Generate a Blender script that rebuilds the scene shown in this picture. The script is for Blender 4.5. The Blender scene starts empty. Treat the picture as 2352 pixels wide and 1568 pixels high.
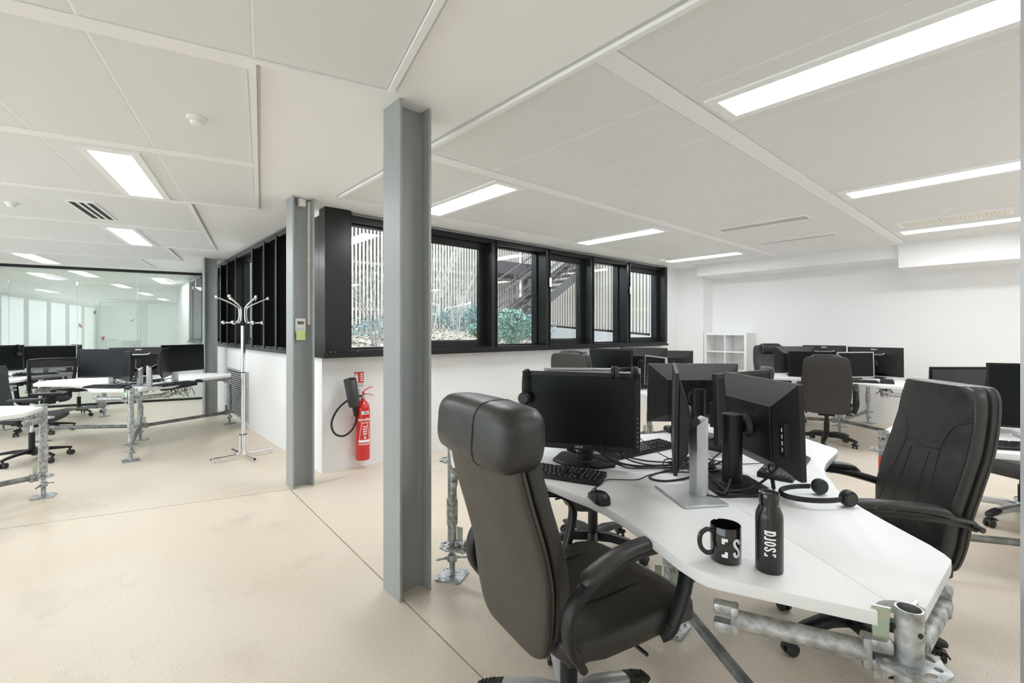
import bpy, bmesh, math, random
from mathutils import Matrix, Vector

C = bpy.context.scene.collection
SC = bpy.context.scene
R = math.radians
PI = math.pi
random.seed(7)

# ------------------------------------------------------------------ camera, sky, exposure
# World axes: x runs along the window wall, y runs into the room away from it, metres.
CAM_H = 1.36
cam_d = bpy.data.cameras.new('camera')
cam_d.sensor_width = 36.0
cam_d.lens = 16.5
cam_d.shift_y = -23.0 / 2352.0
cam_d.clip_start = 0.05
cam = bpy.data.objects.new('camera', cam_d)
cam.location = (0, 0, CAM_H)
cam.rotation_euler = (R(90), 0, R(-41.6))
C.objects.link(cam)
SC.camera = cam

w = bpy.data.worlds.new('overcast_sky')
SC.world = w
w.use_nodes = True
w.node_tree.nodes['Background'].inputs[0].default_value = (0.86, 0.94, 1.0, 1)
w.node_tree.nodes['Background'].inputs[1].default_value = 2.1

LIGHT_STRENGTH = 14.0
SC.view_settings.view_transform = 'Standard'
SC.view_settings.look = 'None'
SC.view_settings.exposure = 1.1
SC.view_settings.gamma = 1.0
SC.view_settings.use_curve_mapping = False
SC.cycles.max_bounces = 12
SC.cycles.diffuse_bounces = 9
SC.cycles.glossy_bounces = 4
SC.cycles.transparent_max_bounces = 12
SC.cycles.sample_clamp_indirect = 8.0

# ------------------------------------------------------------------ helpers
def spow(x, p):
    return math.copysign(abs(x) ** p, x)

def catmull(pts, n=8, closed=False):
    P = [Vector(p) for p in pts]
    if len(P) < 3:
        return P
    out = []
    m = len(P)
    rng = range(m) if closed else range(m - 1)
    for i in rng:
        p0 = P[(i - 1) % m] if (closed or i > 0) else P[0] * 2 - P[1]
        p1 = P[i]; p2 = P[(i + 1) % m]
        p3 = P[(i + 2) % m] if (closed or i + 2 < m) else P[-1] * 2 - P[-2]
        for k in range(n):
            t = k / n
            out.append(0.5 * ((2 * p1) + (p2 - p0) * t + (2 * p0 - 5 * p1 + 4 * p2 - p3) * t * t + (3 * p1 - p0 - 3 * p2 + p3) * t ** 3))
    if not closed:
        out.append(P[-1])
    return out

class MB:
    def __init__(s):
        s.v = []; s.f = []
    def add(s, verts, faces):
        o = len(s.v)
        s.v += [tuple(v) for v in verts]
        s.f += [tuple(i + o for i in f) for f in faces]
        return s
    def box(s, x0, x1, y0, y1, z0, z1, m=None):
        vs = [Vector(p) for p in ((x0, y0, z0), (x1, y0, z0), (x1, y1, z0), (x0, y1, z0), (x0, y0, z1), (x1, y0, z1), (x1, y1, z1), (x0, y1, z1))]
        if m is not None:
            vs = [m @ v for v in vs]
        return s.add(vs, [(3, 2, 1, 0), (4, 5, 6, 7), (0, 1, 5, 4), (1, 2, 6, 5), (2, 3, 7, 6), (3, 0, 4, 7)])
    def cbox(s, c, size, rz=0.0):
        m = Matrix.Translation(c) @ Matrix.Rotation(rz, 4, 'Z')
        a, b, d = size[0] / 2, size[1] / 2, size[2] / 2
        return s.box(-a, a, -b, b, -d, d, m)
    def ring_loft(s, rings, cap=True, closed=False):
        n = len(rings[0]); o = len(s.v)
        for r in rings:
            s.v += [tuple(p) for p in r]
        k = len(rings)
        for i in range(k if closed else k - 1):
            a = o + i * n; b = o + ((i + 1) % k) * n
            for j in range(n):
                j2 = (j + 1) % n
                s.f.append((a + j, a + j2, b + j2, b + j))
        if cap and not closed:
            s.f.append(tuple(o + j for j in reversed(range(n))))
            s.f.append(tuple(o + (k - 1) * n + j for j in range(n)))
        return s
    def sweep(s, path, a, b=None, n=10, e=1.0, up=(0, 0, 1), closed=False, cap=True):
        P = [Vector(p) for p in path]; k = len(P)
        up = Vector(up)
        rings = []
        prev = None
        for i in range(k):
            if closed:
                t = P[(i + 1) % k] - P[i - 1]
            else:
                t = P[min(i + 1, k - 1)] - P[max(i - 1, 0)]
            t.normalize()
            if prev is None:
                ref = up if abs(t.dot(up)) < 0.95 else Vector((1, 0, 0))
                u = (ref - t * ref.dot(t)).normalized()
            else:
                u = (prev - t * prev.dot(t))
                u = u.normalized() if u.length > 1e-6 else prev
            prev = u
            v = t.cross(u)
            aa = a[i] if isinstance(a, (list, tuple)) else a
            bb = aa if b is None else (b[i] if isinstance(b, (list, tuple)) else b)
            rings.append([P[i] + u * (bb * spow(math.sin(2 * PI * j / n), e)) + v * (aa * spow(math.cos(2 * PI * j / n), e)) for j in range(n)])
        return s.ring_loft(rings, cap, closed)
    def cyl(s, p0, p1, r0, r1=None, n=16, cap=True):
        r1 = r0 if r1 is None else r1
        return s.sweep([p0, p1], [r0, r1], n=n, cap=cap)
    def lathe(s, prof, n=24, c=(0, 0, 0), cap=True):
        rings = [[(c[0] + r * math.cos(2 * PI * j / n), c[1] + r * math.sin(2 * PI * j / n), c[2] + z) for j in range(n)] for r, z in prof]
        return s.ring_loft(rings, cap)
    def prism(s, poly, z0, z1):
        n = len(poly); o = len(s.v)
        s.v += [(p[0], p[1], z0) for p in poly] + [(p[0], p[1], z1) for p in poly]
        s.f.append(tuple(o + j for j in reversed(range(n))))
        s.f.append(tuple(o + n + j for j in range(n)))
        for j in range(n):
            k = (j + 1) % n
            s.f.append((o + j, o + k, o + n + k, o + n + j))
        return s
    def sphere(s, c, r, nu=14, nv=8):
        if not isinstance(r, (tuple, list)):
            r = (r, r, r)
        rings = []
        for i in range(1, nv):
            t = PI * i / nv
            rings.append([(c[0] + r[0] * math.sin(t) * math.cos(2 * PI * j / nu), c[1] + r[1] * math.sin(t) * math.sin(2 * PI * j / nu), c[2] - r[2] * math.cos(t)) for j in range(nu)])
        return s.ring_loft(rings)
    def xf(s, m):
        s.v = [tuple(m @ Vector(v)) for v in s.v]
        return s
    def mesh(s, name, mat, smooth=35, bevel=0.0, seg=2):
        me = bpy.data.meshes.new(name)
        me.from_pydata(s.v, [], s.f)
        bm = bmesh.new(); bm.from_mesh(me)
        bmesh.ops.recalc_face_normals(bm, faces=bm.faces)
        if bevel:
            es = [e for e in bm.edges if len(e.link_faces) == 2 and e.calc_face_angle(0) > 0.5]
            bmesh.ops.bevel(bm, geom=es, offset=bevel, segments=seg, affect='EDGES', profile=0.5, clamp_overlap=True)
        bm.to_mesh(me); bm.free()
        if smooth:
            me.polygons.foreach_set('use_smooth', [True] * len(me.polygons))
            me.set_sharp_from_angle(angle=R(smooth))
        me.materials.append(mat)
        return me
    def build(s, name, mat, parent=None, smooth=35, bevel=0.0, seg=2, label=None, loc=None, rz=None):
        return ob(name, s.mesh(name, mat, smooth, bevel, seg), parent, label, loc, rz)

def ob(name, me, parent=None, label=None, loc=None, rz=None, m=None):
    o = bpy.data.objects.new(name, me)
    C.objects.link(o)
    if parent is not None:
        o.parent = parent
    if label:
        o['label'] = label
    if m is not None:
        o.matrix_local = m
    if loc is not None:
        o.location = loc
    if rz is not None:
        o.rotation_euler = (0, 0, rz)
    return o

def tag(o, label, cat, group=None):
    o['label'] = label; o['category'] = cat
    if group:
        o['group'] = group
    return o

def thing(name, label, cat, loc=(0, 0, 0), rz=0.0, group=None):
    o = bpy.data.objects.new(name, None)
    C.objects.link(o)
    o.empty_display_size = 0.1
    o.location = loc; o.rotation_euler = (0, 0, rz)
    return tag(o, label, cat, group)

def structure(o):
    o['kind'] = 'structure'
    return o

def stuff(o):
    o['kind'] = 'stuff'
    return o

def copy_tree(o, parent=None):
    c = o.copy(); C.objects.link(c)
    if parent is not None:
        c.parent = parent
    for ch in list(o.children):
        copy_tree(ch, c)
    return c

def rot(x, y, a):
    return (x * math.cos(a) - y * math.sin(a), x * math.sin(a) + y * math.cos(a))

SC_, CC_ = math.sin(R(13.5)), math.cos(R(13.5))
def CD(c, d):            # the left ceiling grid is turned 13.5 degrees against the window wall
    return (c * SC_ + d * CC_, c * CC_ - d * SC_)

# ------------------------------------------------------------------ materials
def mat(name, col, rough=0.5, metal=0.0, bump=0.0, bscale=40.0, var=0.0, vscale=4.0, col2=None, coat=0.0, spec=0.5, detail=4.0, rvar=0.0):
    m = bpy.data.materials.new(name); m.use_nodes = True
    nt = m.node_tree; b = nt.nodes['Principled BSDF']
    b.inputs['Base Color'].default_value = (*col, 1)
    b.inputs['Roughness'].default_value = rough
    b.inputs['Metallic'].default_value = metal
    b.inputs['Specular IOR Level'].default_value = spec
    if coat:
        b.inputs['Coat Weight'].default_value = coat
        b.inputs['Coat Roughness'].default_value = 0.08
    tc = nt.nodes.new('ShaderNodeTexCoord')
    if var or col2 or rvar:
        n = nt.nodes.new('ShaderNodeTexNoise'); n.inputs['Scale'].default_value = vscale; n.inputs['Detail'].default_value = detail
        nt.links.new(tc.outputs['Object'], n.inputs['Vector'])
        if var or col2:
            mx = nt.nodes.new('ShaderNodeMix'); mx.data_type = 'RGBA'
            c2 = col2 or tuple(max(0, c * (1 - var)) for c in col)
            mx.inputs[6].default_value = (*col, 1); mx.inputs[7].default_value = (*c2, 1)
            rp = nt.nodes.new('ShaderNodeMapRange'); rp.inputs[1].default_value = 0.35; rp.inputs[2].default_value = 0.65
            nt.links.new(n.outputs['Fac'], rp.inputs[0]); nt.links.new(rp.outputs[0], mx.inputs[0])
            nt.links.new(mx.outputs[2], b.inputs['Base Color'])
        if rvar:
            rr = nt.nodes.new('ShaderNodeMapRange'); rr.inputs[1].default_value = 0.3; rr.inputs[2].default_value = 0.7
            rr.inputs[3].default_value = rough; rr.inputs[4].default_value = rough + rvar
            nt.links.new(n.outputs['Fac'], rr.inputs[0]); nt.links.new(rr.outputs[0], b.inputs['Roughness'])
    if bump:
        n2 = nt.nodes.new('ShaderNodeTexNoise'); n2.inputs['Scale'].default_value = bscale; n2.inputs['Detail'].default_value = 3
        nt.links.new(tc.outputs['Object'], n2.inputs['Vector'])
        bp = nt.nodes.new('ShaderNodeBump'); bp.inputs['Strength'].default_value = bump; bp.inputs['Distance'].default_value = 0.01
        nt.links.new(n2.outputs['Fac'], bp.inputs['Height']); nt.links.new(bp.outputs['Normal'], b.inputs['Normal'])
    return m

def emit(name, col, s):
    m = bpy.data.materials.new(name); m.use_nodes = True
    nt = m.node_tree; nt.nodes.clear()
    e = nt.nodes.new('ShaderNodeEmission'); e.inputs[0].default_value = (*col, 1); e.inputs[1].default_value = s
    o = nt.nodes.new('ShaderNodeOutputMaterial'); nt.links.new(e.outputs[0], o.inputs[0])
    return m

def glass(name, tint, ior=1.5, base=0.0, film=None):
    m = bpy.data.materials.new(name); m.use_nodes = True
    nt = m.node_tree; nt.nodes.clear()
    t = nt.nodes.new('ShaderNodeBsdfTransparent'); t.inputs[0].default_value = (*tint, 1)
    g = nt.nodes.new('ShaderNodeBsdfGlossy'); g.inputs['Roughness'].default_value = 0.0
    fr = nt.nodes.new('ShaderNodeFresnel')
    gm = nt.nodes.new('ShaderNodeNewGeometry'); mr = nt.nodes.new('ShaderNodeMapRange')   # same reflectance from both sides of the pane
    mr.inputs[3].default_value = ior; mr.inputs[4].default_value = 1.0 / ior
    nt.links.new(gm.outputs['Backfacing'], mr.inputs[0]); nt.links.new(mr.outputs[0], fr.inputs[0])
    ad = nt.nodes.new('ShaderNodeMath'); ad.operation = 'ADD'; ad.inputs[1].default_value = base
    nt.links.new(fr.outputs[0], ad.inputs[0])
    mx = nt.nodes.new('ShaderNodeMixShader'); o = nt.nodes.new('ShaderNodeOutputMaterial')
    nt.links.new(ad.outputs[0], mx.inputs[0]); nt.links.new(g.outputs[0], mx.inputs[2])
    if film:
        df = nt.nodes.new('ShaderNodeBsdfDiffuse'); df.inputs[0].default_value = (*film[0], 1)
        m2 = nt.nodes.new('ShaderNodeMixShader'); m2.inputs[0].default_value = film[1]
        nt.links.new(t.outputs[0], m2.inputs[1]); nt.links.new(df.outputs[0], m2.inputs[2]); nt.links.new(m2.outputs[0], mx.inputs[1])
    else:
        nt.links.new(t.outputs[0], mx.inputs[1])
    nt.links.new(mx.outputs[0], o.inputs[0])
    return m

m_plaster = mat('white plaster', (0.90, 0.90, 0.895), 0.8, bump=0.04, bscale=60)
m_wall = mat('white painted wall', (0.84, 0.84, 0.84), 0.7, bump=0.05, bscale=45)
m_panel = mat('perforated metal panel', (0.78, 0.78, 0.775), 0.55, bump=0.06, bscale=300)
m_bar = mat('white metal trim', (0.89, 0.89, 0.885), 0.45)
m_dim = mat('painted gap shade', (0.60, 0.60, 0.595), 0.8)  # grey that stands in for the shade inside the ceiling edge gaps
m_light = emit('lit diffuser', (0.93, 0.975, 1.0), LIGHT_STRENGTH)
m_steel = mat('grey painted steel', (0.33, 0.35, 0.35), 0.42, bump=0.03, bscale=120, var=0.06, vscale=3)
m_black = mat('black anodised aluminium', (0.011, 0.012, 0.012), 0.30, metal=0.0, spec=0.38)
m_glass = glass('window glass', (0.96, 0.98, 0.98), 1.5)
m_part = glass('partition glass', (0.90, 0.95, 0.93), 1.5, 0.06, film=((0.80, 0.87, 0.85), 0.14))
m_desk = mat('white laminate', (0.79, 0.79, 0.79), 0.5, bump=0.015, bscale=250)
m_galv = mat('galvanised steel', (0.56, 0.58, 0.58), 0.38, metal=0.85, bump=0.12, bscale=35, col2=(0.30, 0.31, 0.31), vscale=38, rvar=0.25)
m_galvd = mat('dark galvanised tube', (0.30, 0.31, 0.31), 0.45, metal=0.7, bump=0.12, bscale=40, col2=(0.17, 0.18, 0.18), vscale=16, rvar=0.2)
m_zinc = mat('zinc plated wedge', (0.55, 0.56, 0.45), 0.3, metal=0.9, col2=(0.35, 0.6, 0.5), vscale=25)
m_leather = mat('black leather', (0.020, 0.019, 0.018), 0.36, bump=0.65, bscale=9, spec=0.6, rvar=0.12)
m_leather2 = mat('sheen-toned black leather', (0.046, 0.040, 0.031), 0.46, bump=0.30, bscale=7, spec=0.6, rvar=0.12)  # brownish sheen of the chair back put into the base colour
m_leather3 = mat('black leather back', (0.027, 0.024, 0.021), 0.45, bump=0.30, bscale=7, spec=0.6, rvar=0.12)
m_seam = mat('seam thread', (0.008, 0.008, 0.008), 0.7)
m_plas = mat('black plastic', (0.010, 0.010, 0.0105), 0.42, bump=0.03, bscale=300, spec=0.4)
m_plasg = mat('dark grey plastic', (0.035, 0.036, 0.037), 0.5)
m_gloss = mat('glossy black', (0.008, 0.008, 0.008), 0.08, coat=0.6)
m_screen = mat('switched off screen', (0.004, 0.005, 0.006), 0.34, spec=0.22)
m_silver = mat('silver aluminium', (0.55, 0.56, 0.57), 0.36, metal=0.75)
m_silverp = mat('silver painted plastic', (0.50, 0.51, 0.52), 0.35, metal=0.4)
m_chrome = mat('chrome', (0.78, 0.79, 0.80), 0.07, metal=1.0)
m_fabric = mat('dark fabric', (0.035, 0.042, 0.042), 0.9, bump=0.3, bscale=300)
m_red = mat('red enamel', (0.62, 0.018, 0.012), 0.25, coat=0.4)
m_redflat = mat('red print', (0.66, 0.03, 0.02), 0.5)
m_orange = mat('orange red band', (0.80, 0.10, 0.03), 0.5)
m_white = mat('white plastic', (0.82, 0.82, 0.81), 0.4)
m_print = mat('white print', (0.86, 0.88, 0.89), 0.5)
m_dprint = mat('dark print', (0.06, 0.06, 0.06), 0.5)
m_gprint = mat('grey print', (0.35, 0.35, 0.35), 0.5)
m_lime = mat('lime paper', (0.60, 0.78, 0.32), 0.7)
m_rubber = mat('black rubber', (0.012, 0.012, 0.012), 0.6)
m_wheel = mat('caster plastic', (0.02, 0.02, 0.02), 0.35)
m_shelf = mat('white melamine', (0.84, 0.84, 0.83), 0.4)
m_lcd = mat('lcd', (0.12, 0.13, 0.12), 0.3)
m_led = mat('button marking', (0.75, 0.75, 0.75), 0.5)
m_cream = mat('cream filter', (0.78, 0.76, 0.64), 0.7)

# perforated back of the monitors: rows of small dark dots
def perforated(name):
    m = mat(name, (0.016, 0.016, 0.017), 0.42)
    nt = m.node_tree; b = nt.nodes['Principled BSDF']
    tc = [n for n in nt.nodes if n.type == 'TEX_COORD'][0]
    mp = nt.nodes.new('ShaderNodeMapping'); mp.inputs['Scale'].default_value = (0, 170, 170)
    nt.links.new(tc.outputs['Object'], mp.inputs[0])
    fr = nt.nodes.new('ShaderNodeVectorMath'); fr.operation = 'FRACTION'
    nt.links.new(mp.outputs[0], fr.inputs[0])
    sb = nt.nodes.new('ShaderNodeVectorMath'); sb.operation = 'SUBTRACT'; sb.inputs[1].default_value = (0, 0.5, 0.5)
    nt.links.new(fr.outputs[0], sb.inputs[0])
    ln = nt.nodes.new('ShaderNodeVectorMath'); ln.operation = 'LENGTH'
    nt.links.new(sb.outputs[0], ln.inputs[0])
    lt = nt.nodes.new('ShaderNodeMath'); lt.operation = 'LESS_THAN'; lt.inputs[1].default_value = 0.3
    nt.links.new(ln.outputs['Value'], lt.inputs[0])
    mx = nt.nodes.new('ShaderNodeMix'); mx.data_type = 'RGBA'
    mx.inputs[6].default_value = (0.020, 0.020, 0.021, 1); mx.inputs[7].default_value = (0.002, 0.002, 0.002, 1)
    nt.links.new(lt.outputs[0], mx.inputs[0]); nt.links.new(mx.outputs[2], b.inputs['Base Color'])
    return m
m_perf = perforated('perforated black plastic')

# speckled beige floor with broad pale wear
def floor_mat():
    m = mat('ground beige screed', (0.6, 0.5, 0.4), 0.42)
    nt = m.node_tree; b = nt.nodes['Principled BSDF']
    tc = [n for n in nt.nodes if n.type == 'TEX_COORD'][0]
    def noise(sc, det, rough=0.5):
        n = nt.nodes.new('ShaderNodeTexNoise'); n.inputs['Scale'].default_value = sc; n.inputs['Detail'].default_value = det
        n.inputs['Roughness'].default_value = rough
        nt.links.new(tc.outputs['Object'], n.inputs['Vector']); return n
    def ramp(src, stops):
        r = nt.nodes.new('ShaderNodeValToRGB')
        r.color_ramp.elements[0].position = stops[0][0]; r.color_ramp.elements[0].color = (*stops[0][1], 1)
        r.color_ramp.elements[1].position = stops[1][0]; r.color_ramp.elements[1].color = (*stops[1][1], 1)
        nt.links.new(src, r.inputs[0]); return r
    def mix(f, a, c, mode='MIX'):
        x = nt.nodes.new('ShaderNodeMix'); x.data_type = 'RGBA'; x.blend_type = mode
        if isinstance(f, float): x.inputs[0].default_value = f
        else: nt.links.new(f, x.inputs[0])
        nt.links.new(a, x.inputs[6]); nt.links.new(c, x.inputs[7]); return x
    big = noise(0.55, 4)
    base = ramp(big.outputs['Fac'], [(0.36, (0.725, 0.625, 0.505)), (0.66, (0.755, 0.685, 0.60))])
    spk = noise(160, 2, 0.7)
    sp = ramp(spk.outputs['Fac'], [(0.34, (0.66, 0.62, 0.58)), (0.52, (1.0, 1.0, 1.0))])
    m1 = mix(0.65, base.outputs[0], sp.outputs[0], 'MULTIPLY')
    st = noise(1.7, 6, 0.65)
    s2 = ramp(st.outputs['Fac'], [(0.28, (0.80, 0.78, 0.76)), (0.45, (1, 1, 1))])
    m2 = mix(0.7, m1.outputs[2], s2.outputs[0], 'MULTIPLY')
    nt.links.new(m2.outputs[2], b.inputs['Base Color'])
    rr = nt.nodes.new('ShaderNodeMapRange'); rr.inputs[3].default_value = 0.34; rr.inputs[4].default_value = 0.55
    nt.links.new(st.outputs['Fac'], rr.inputs[0]); nt.links.new(rr.outputs[0], b.inputs['Roughness'])
    bp = nt.nodes.new('ShaderNodeBump'); bp.inputs['Strength'].default_value = 0.08; bp.inputs['Distance'].default_value = 0.004
    nt.links.new(spk.outputs['Fac'], bp.inputs['Height']); nt.links.new(bp.outputs['Normal'], b.inputs['Normal'])
    return m
m_floor = floor_mat()
m_joint = mat('floor joint filler', (0.34, 0.32, 0.28), 0.8)

# ------------------------------------------------------------------ text and flat shapes with holes (made first, while the scene is small)
def _curve_mesh(cu, name, m):
    o = bpy.data.objects.new('tmp', cu); C.objects.link(o)
    dg = bpy.context.evaluated_depsgraph_get()
    me = bpy.data.meshes.new_from_object(o.evaluated_get(dg))
    me.name = name
    bpy.data.objects.remove(o); bpy.data.curves.remove(cu)
    me.materials.clear(); me.materials.append(m)
    return me

def text_mesh(body, h, m, sx=1.0, shear=0.0, ext=0.0006, bold=0.0, space=1.0, name='lettering'):
    cu = bpy.data.curves.new('t', 'FONT')
    cu.body = body; cu.size = h * 1.4; cu.shear = shear; cu.extrude = ext; cu.offset = bold * h
    cu.align_x = 'CENTER'; cu.align_y = 'CENTER'; cu.space_character = space; cu.resolution_u = 2; cu.space_line = 0.9
    me = _curve_mesh(cu, name, m)
    for v in me.vertices:
        v.co.x *= sx
    return me

def flat_mesh(loops, t, m, name='plate'):
    cu = bpy.data.curves.new('c', 'CURVE'); cu.dimensions = '2D'; cu.fill_mode = 'BOTH'; cu.extrude = t / 2
    for lp in loops:
        s = cu.splines.new('POLY'); s.points.add(len(lp) - 1); s.use_cyclic_u = True
        for i, p in enumerate(lp):
            s.points[i].co = (p[0], p[1], 0, 1)
    return _curve_mesh(cu, name, m)

def circ(cx, cy, r, n=12, ry=None, a0=0.0):
    ry = r if ry is None else ry
    return [(cx + rot(r * math.cos(2 * PI * i / n), ry * math.sin(2 * PI * i / n), a0)[0], cy + rot(r * math.cos(2 * PI * i / n), ry * math.sin(2 * PI * i / n), a0)[1]) for i in range(n)]

def rosette_mesh(m):
    out = [((0.067 + 0.0035 * math.cos(8 * 2 * PI * i / 64)) * math.cos(2 * PI * i / 64), (0.067 + 0.0035 * math.cos(8 * 2 * PI * i / 64)) * math.sin(2 * PI * i / 64)) for i in range(64)]
    loops = [out, circ(0, 0, 0.024, 20)]
    for k in range(8):
        a = 2 * PI * k / 8
        loops.append(circ(0.047 * math.cos(a), 0.047 * math.sin(a), 0.008, 12, 0.014 if k % 2 == 0 else 0.008, a))
    return flat_mesh(loops, 0.009, m, 'rosette')

def plate_mesh(m):
    out = []
    for sx, sy in ((1, 1), (-1, 1), (-1, -1), (1, -1)):
        cx, cy = sx * 0.055, sy * 0.055
        a0 = math.atan2(sy, sx)
        for k in range(-3, 4):
            a = a0 + k * R(15)
            out.append((cx + 0.02 * math.cos(a), cy + 0.02 * math.sin(a)))
    return flat_mesh([out] + [circ(sx * 0.053, sy * 0.053, 0.006, 10) for sx in (1, -1) for sy in (1, -1)], 0.008, m, 'base_plate')

me_rosette = rosette_mesh(m_galv)
me_plate = plate_mesh(m_galv)
me_asus_dark = text_mesh('ASUS', 0.026, m_gloss, 1.25, 0.25, 0.0008, 0.02, 1.0)
me_asus_small = text_mesh('ASUS', 0.009, m_print, 1.25, 0.25, 0.0003)
me_eizo = text_mesh('EIZO', 0.017, m_print, 1.3, 0.0, 0.0005, 0.02)
me_ext_big = text_mesh('eurofeu', 0.030, m_print, 1.0, 0.1, 0.0004, 0.03)

# ================================================================== THE ROOM
H = 2.532                # ceiling height
YN = 4.56                # inner face of the window wall (runs along x)
XW = 1.62                # inner face of the side wall of the courtyard corner (runs along y)
XE = 8.68                # far end wall
GC = 11.28               # glass partition, along the turned grid

# floor: a dark base with three big screed slabs, the saw cuts left open between them
fl = structure(MB().prism([(-8, -3.6), (8.9, -3.6), (8.9, 4.7), (1.75, 4.7), (1.75, 17.2), (-3.2, 17.2)], -0.25, -0.012).build('floor', m_joint, smooth=0))
def joint_x(y):
    return 1.14 + (y - 1.5) * 0.0415
g = 0.004
jn = joint_x(4.3)
def slab(poly):
    return MB().prism(poly, -0.06, 0.0).build('floor_slab', m_floor, fl, smooth=0)
slab([(joint_x(-3.6) + g, -3.6), (8.9, -3.6), (8.9, 4.7), (1.75, 4.7), (1.75, 4.30), (jn + g, 4.30)])
slab([(-8, -3.6), (joint_x(-3.6) - g, -3.6), (jn - g, 4.29), (-0.49, 4.75), (-6.6, 6.33)])
slab([(jn - g, 4.30), (jn + 0.02, 4.31), (1.75, 4.31), (1.75, 17.2), (-3.2, 17.2), (-6.6, 6.34), (-0.49, 4.76)])

# walls
def wall(name, *boxes, m=None):
    b = MB()
    for bx in boxes:
        b.box(*bx)
    return structure(b.build(name, m or m_wall, smooth=0))
wall('wall_north', (XW, XE + 0.2, YN, YN + 0.2, 0, 1.11), (XW, XE + 0.2, YN, YN + 0.2, 2.475, H + 0.3), (7.61, XE + 0.2, YN, YN + 0.2, 1.11, 2.475))
wall('wall_northwest', (XW, XW + 0.2, YN + 0.2, 17.2, 0, 1.11), (XW, XW + 0.2, YN + 0.2, 17.2, 2.475, H + 0.3), (XW, XW + 0.2, 12.9, 17.2, 1.11, 2.475))
wall('wall_east', (XE, XE + 0.2, -3.6, YN, 0, H + 0.3))
wall('wall_south', (-8, XE, -3.6, -3.4, 0, H + 0.3))
wb = MB()
p0 = (-7.35, -3.4); p1 = (-2.45, 17.05)
L = math.hypot(p1[0] - p0[0], p1[1] - p0[1]); aw = math.atan2(p1[1] - p0[1], p1[0] - p0[0])
MW = Matrix.Translation((p0[0], p0[1], 0)) @ Matrix.Rotation(aw, 4, 'Z')
wb.box(0, L, 0, 0.2, 0, 0.25, MW).box(0, L, 0, 0.2, 2.45, H + 0.3, MW).box(0, 0.6, 0, 0.2, 0.25, 2.45, MW).box(14.6, L, 0, 0.2, 0.25, 2.45, MW)
structure(wb.build('wall_west', m_wall, smooth=0))
for i in range(8):         # the glazed side of the room, left of the picture
    a, b = 0.6 + i * 1.75, 0.6 + (i + 1) * 1.75
    o = structure(MB().box(a, a + 0.06, 0.05, 0.13, 0.25, 2.45, MW).box(b - 0.06, b, 0.05, 0.13, 0.25, 2.45, MW).box(a + 0.06, b - 0.06, 0.05, 0.13, 0.25, 0.32, MW).box(a + 0.06, b - 0.06, 0.05, 0.13, 2.38, 2.45, MW).build('window_%d' % (20 + i), m_black, smooth=0))
    MB().box(a + 0.055, b - 0.055, 0.085, 0.095, 0.315, 2.385, MW).build('pane', m_glass, o, smooth=0)
wall('wall_far', (-3.0, XW, 17.0, 17.2, 0, H + 0.3))
# boxed-in corner pier and the two beams along the end wall
structure(MB().box(8.30, XE, 4.09, YN, 0, H).build('trim_1', m_wall, smooth=0))
structure(MB().box(8.05, XE, 1.25, 4.08, 2.345, H).build('trim_2', m_wall, smooth=0))
structure(MB().box(7.95, XE, -3.4, 1.25, 2.20, H).build('trim_3', m_wall, smooth=0))

# ceiling: plaster sheet, its metal fields hung a few millimetres below it
ce = structure(MB().box(-8, 8.9, -3.6, 4.76, H, H + 0.25).box(-8, 1.82, 4.76, 17.2, H, H + 0.25).build('ceiling', m_plaster, smooth=0))
ZP = H - 0.010
_pan = {}
def panel(x0, x1, y0, y1, turned):
    key = (round(x1 - x0, 3), round(y1 - y0, 3))
    if key not in _pan:
        a, b = key[0] / 2, key[1] / 2
        _pan[key] = MB().box(-a, a, -b, b, 0, 0.008).mesh('ceiling_panel', m_panel, 0)
    o = ob('ceiling_panel', _pan[key], ce)
    c = ((x0 + x1) / 2, (y0 + y1) / 2)
    if turned:
        p = CD(c[1], c[0]); o.rotation_euler = (0, 0, R(-13.5)); o.location = (p[0], p[1], ZP)
    else:
        o.location = (c[0], c[1], ZP)
def strip(x0, x1, y0, y1, turned, z0=ZP - 0.003, name='ceiling_bar', m=None):
    b = MB().box(x0, x1, y0, y1, z0, H)
    if turned:
        b.v = [(*CD(v[1], v[0]), v[2]) for v in b.v]
    return b.build(name, m or m_bar, ce, smooth=0)

# right field, panels run along y between bars that run along x
XL, XR = 1.57, 7.92
xs = [1.60, 2.16, 2.745, 3.33, 3.91, 4.49, 5.07, 5.65, 6.23, 6.81, 7.39, 7.90]
ybars = [(2.64, 2.745), (1.165, 1.275), (-0.30, -0.195), (-1.77, -1.665), (-3.2, -3.1)]
yrows = [(2.745, 4.0), (1.275, 2.64), (-0.195, 1.165), (-1.665, -0.30), (-3.1, -1.77)]
for y0, y1 in yrows:
    for i in range(len(xs) - 1):
        panel(xs[i] + 0.007, xs[i + 1] - 0.007, y0 + 0.006, y1 - 0.006, False)
    for x in xs[1:-1]:
        strip(x - 0.0065, x + 0.0065, y0, y1, False, ZP + 0.001, 'ceiling_joint')
for y0, y1 in ybars:
    strip(XL + 0.03, 7.90, y0, y1, False)
strip(XL, XL + 0.028, -3.2, 4.02, False, H - 0.022, 'edge_trim')
strip(7.90, XR, -3.2, 4.02, False, H - 0.022, 'edge_trim')
strip(XL + 0.028, 7.90, 4.0, 4.025, False, H - 0.022, 'edge_trim')
strip(XL - 0.022, XL - 0.003, -3.2, 4.03, False, H - 0.004, 'gap_shade_strip', m_dim)  # solid grey strip, the shade of a recessed edge put into its colour

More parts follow.
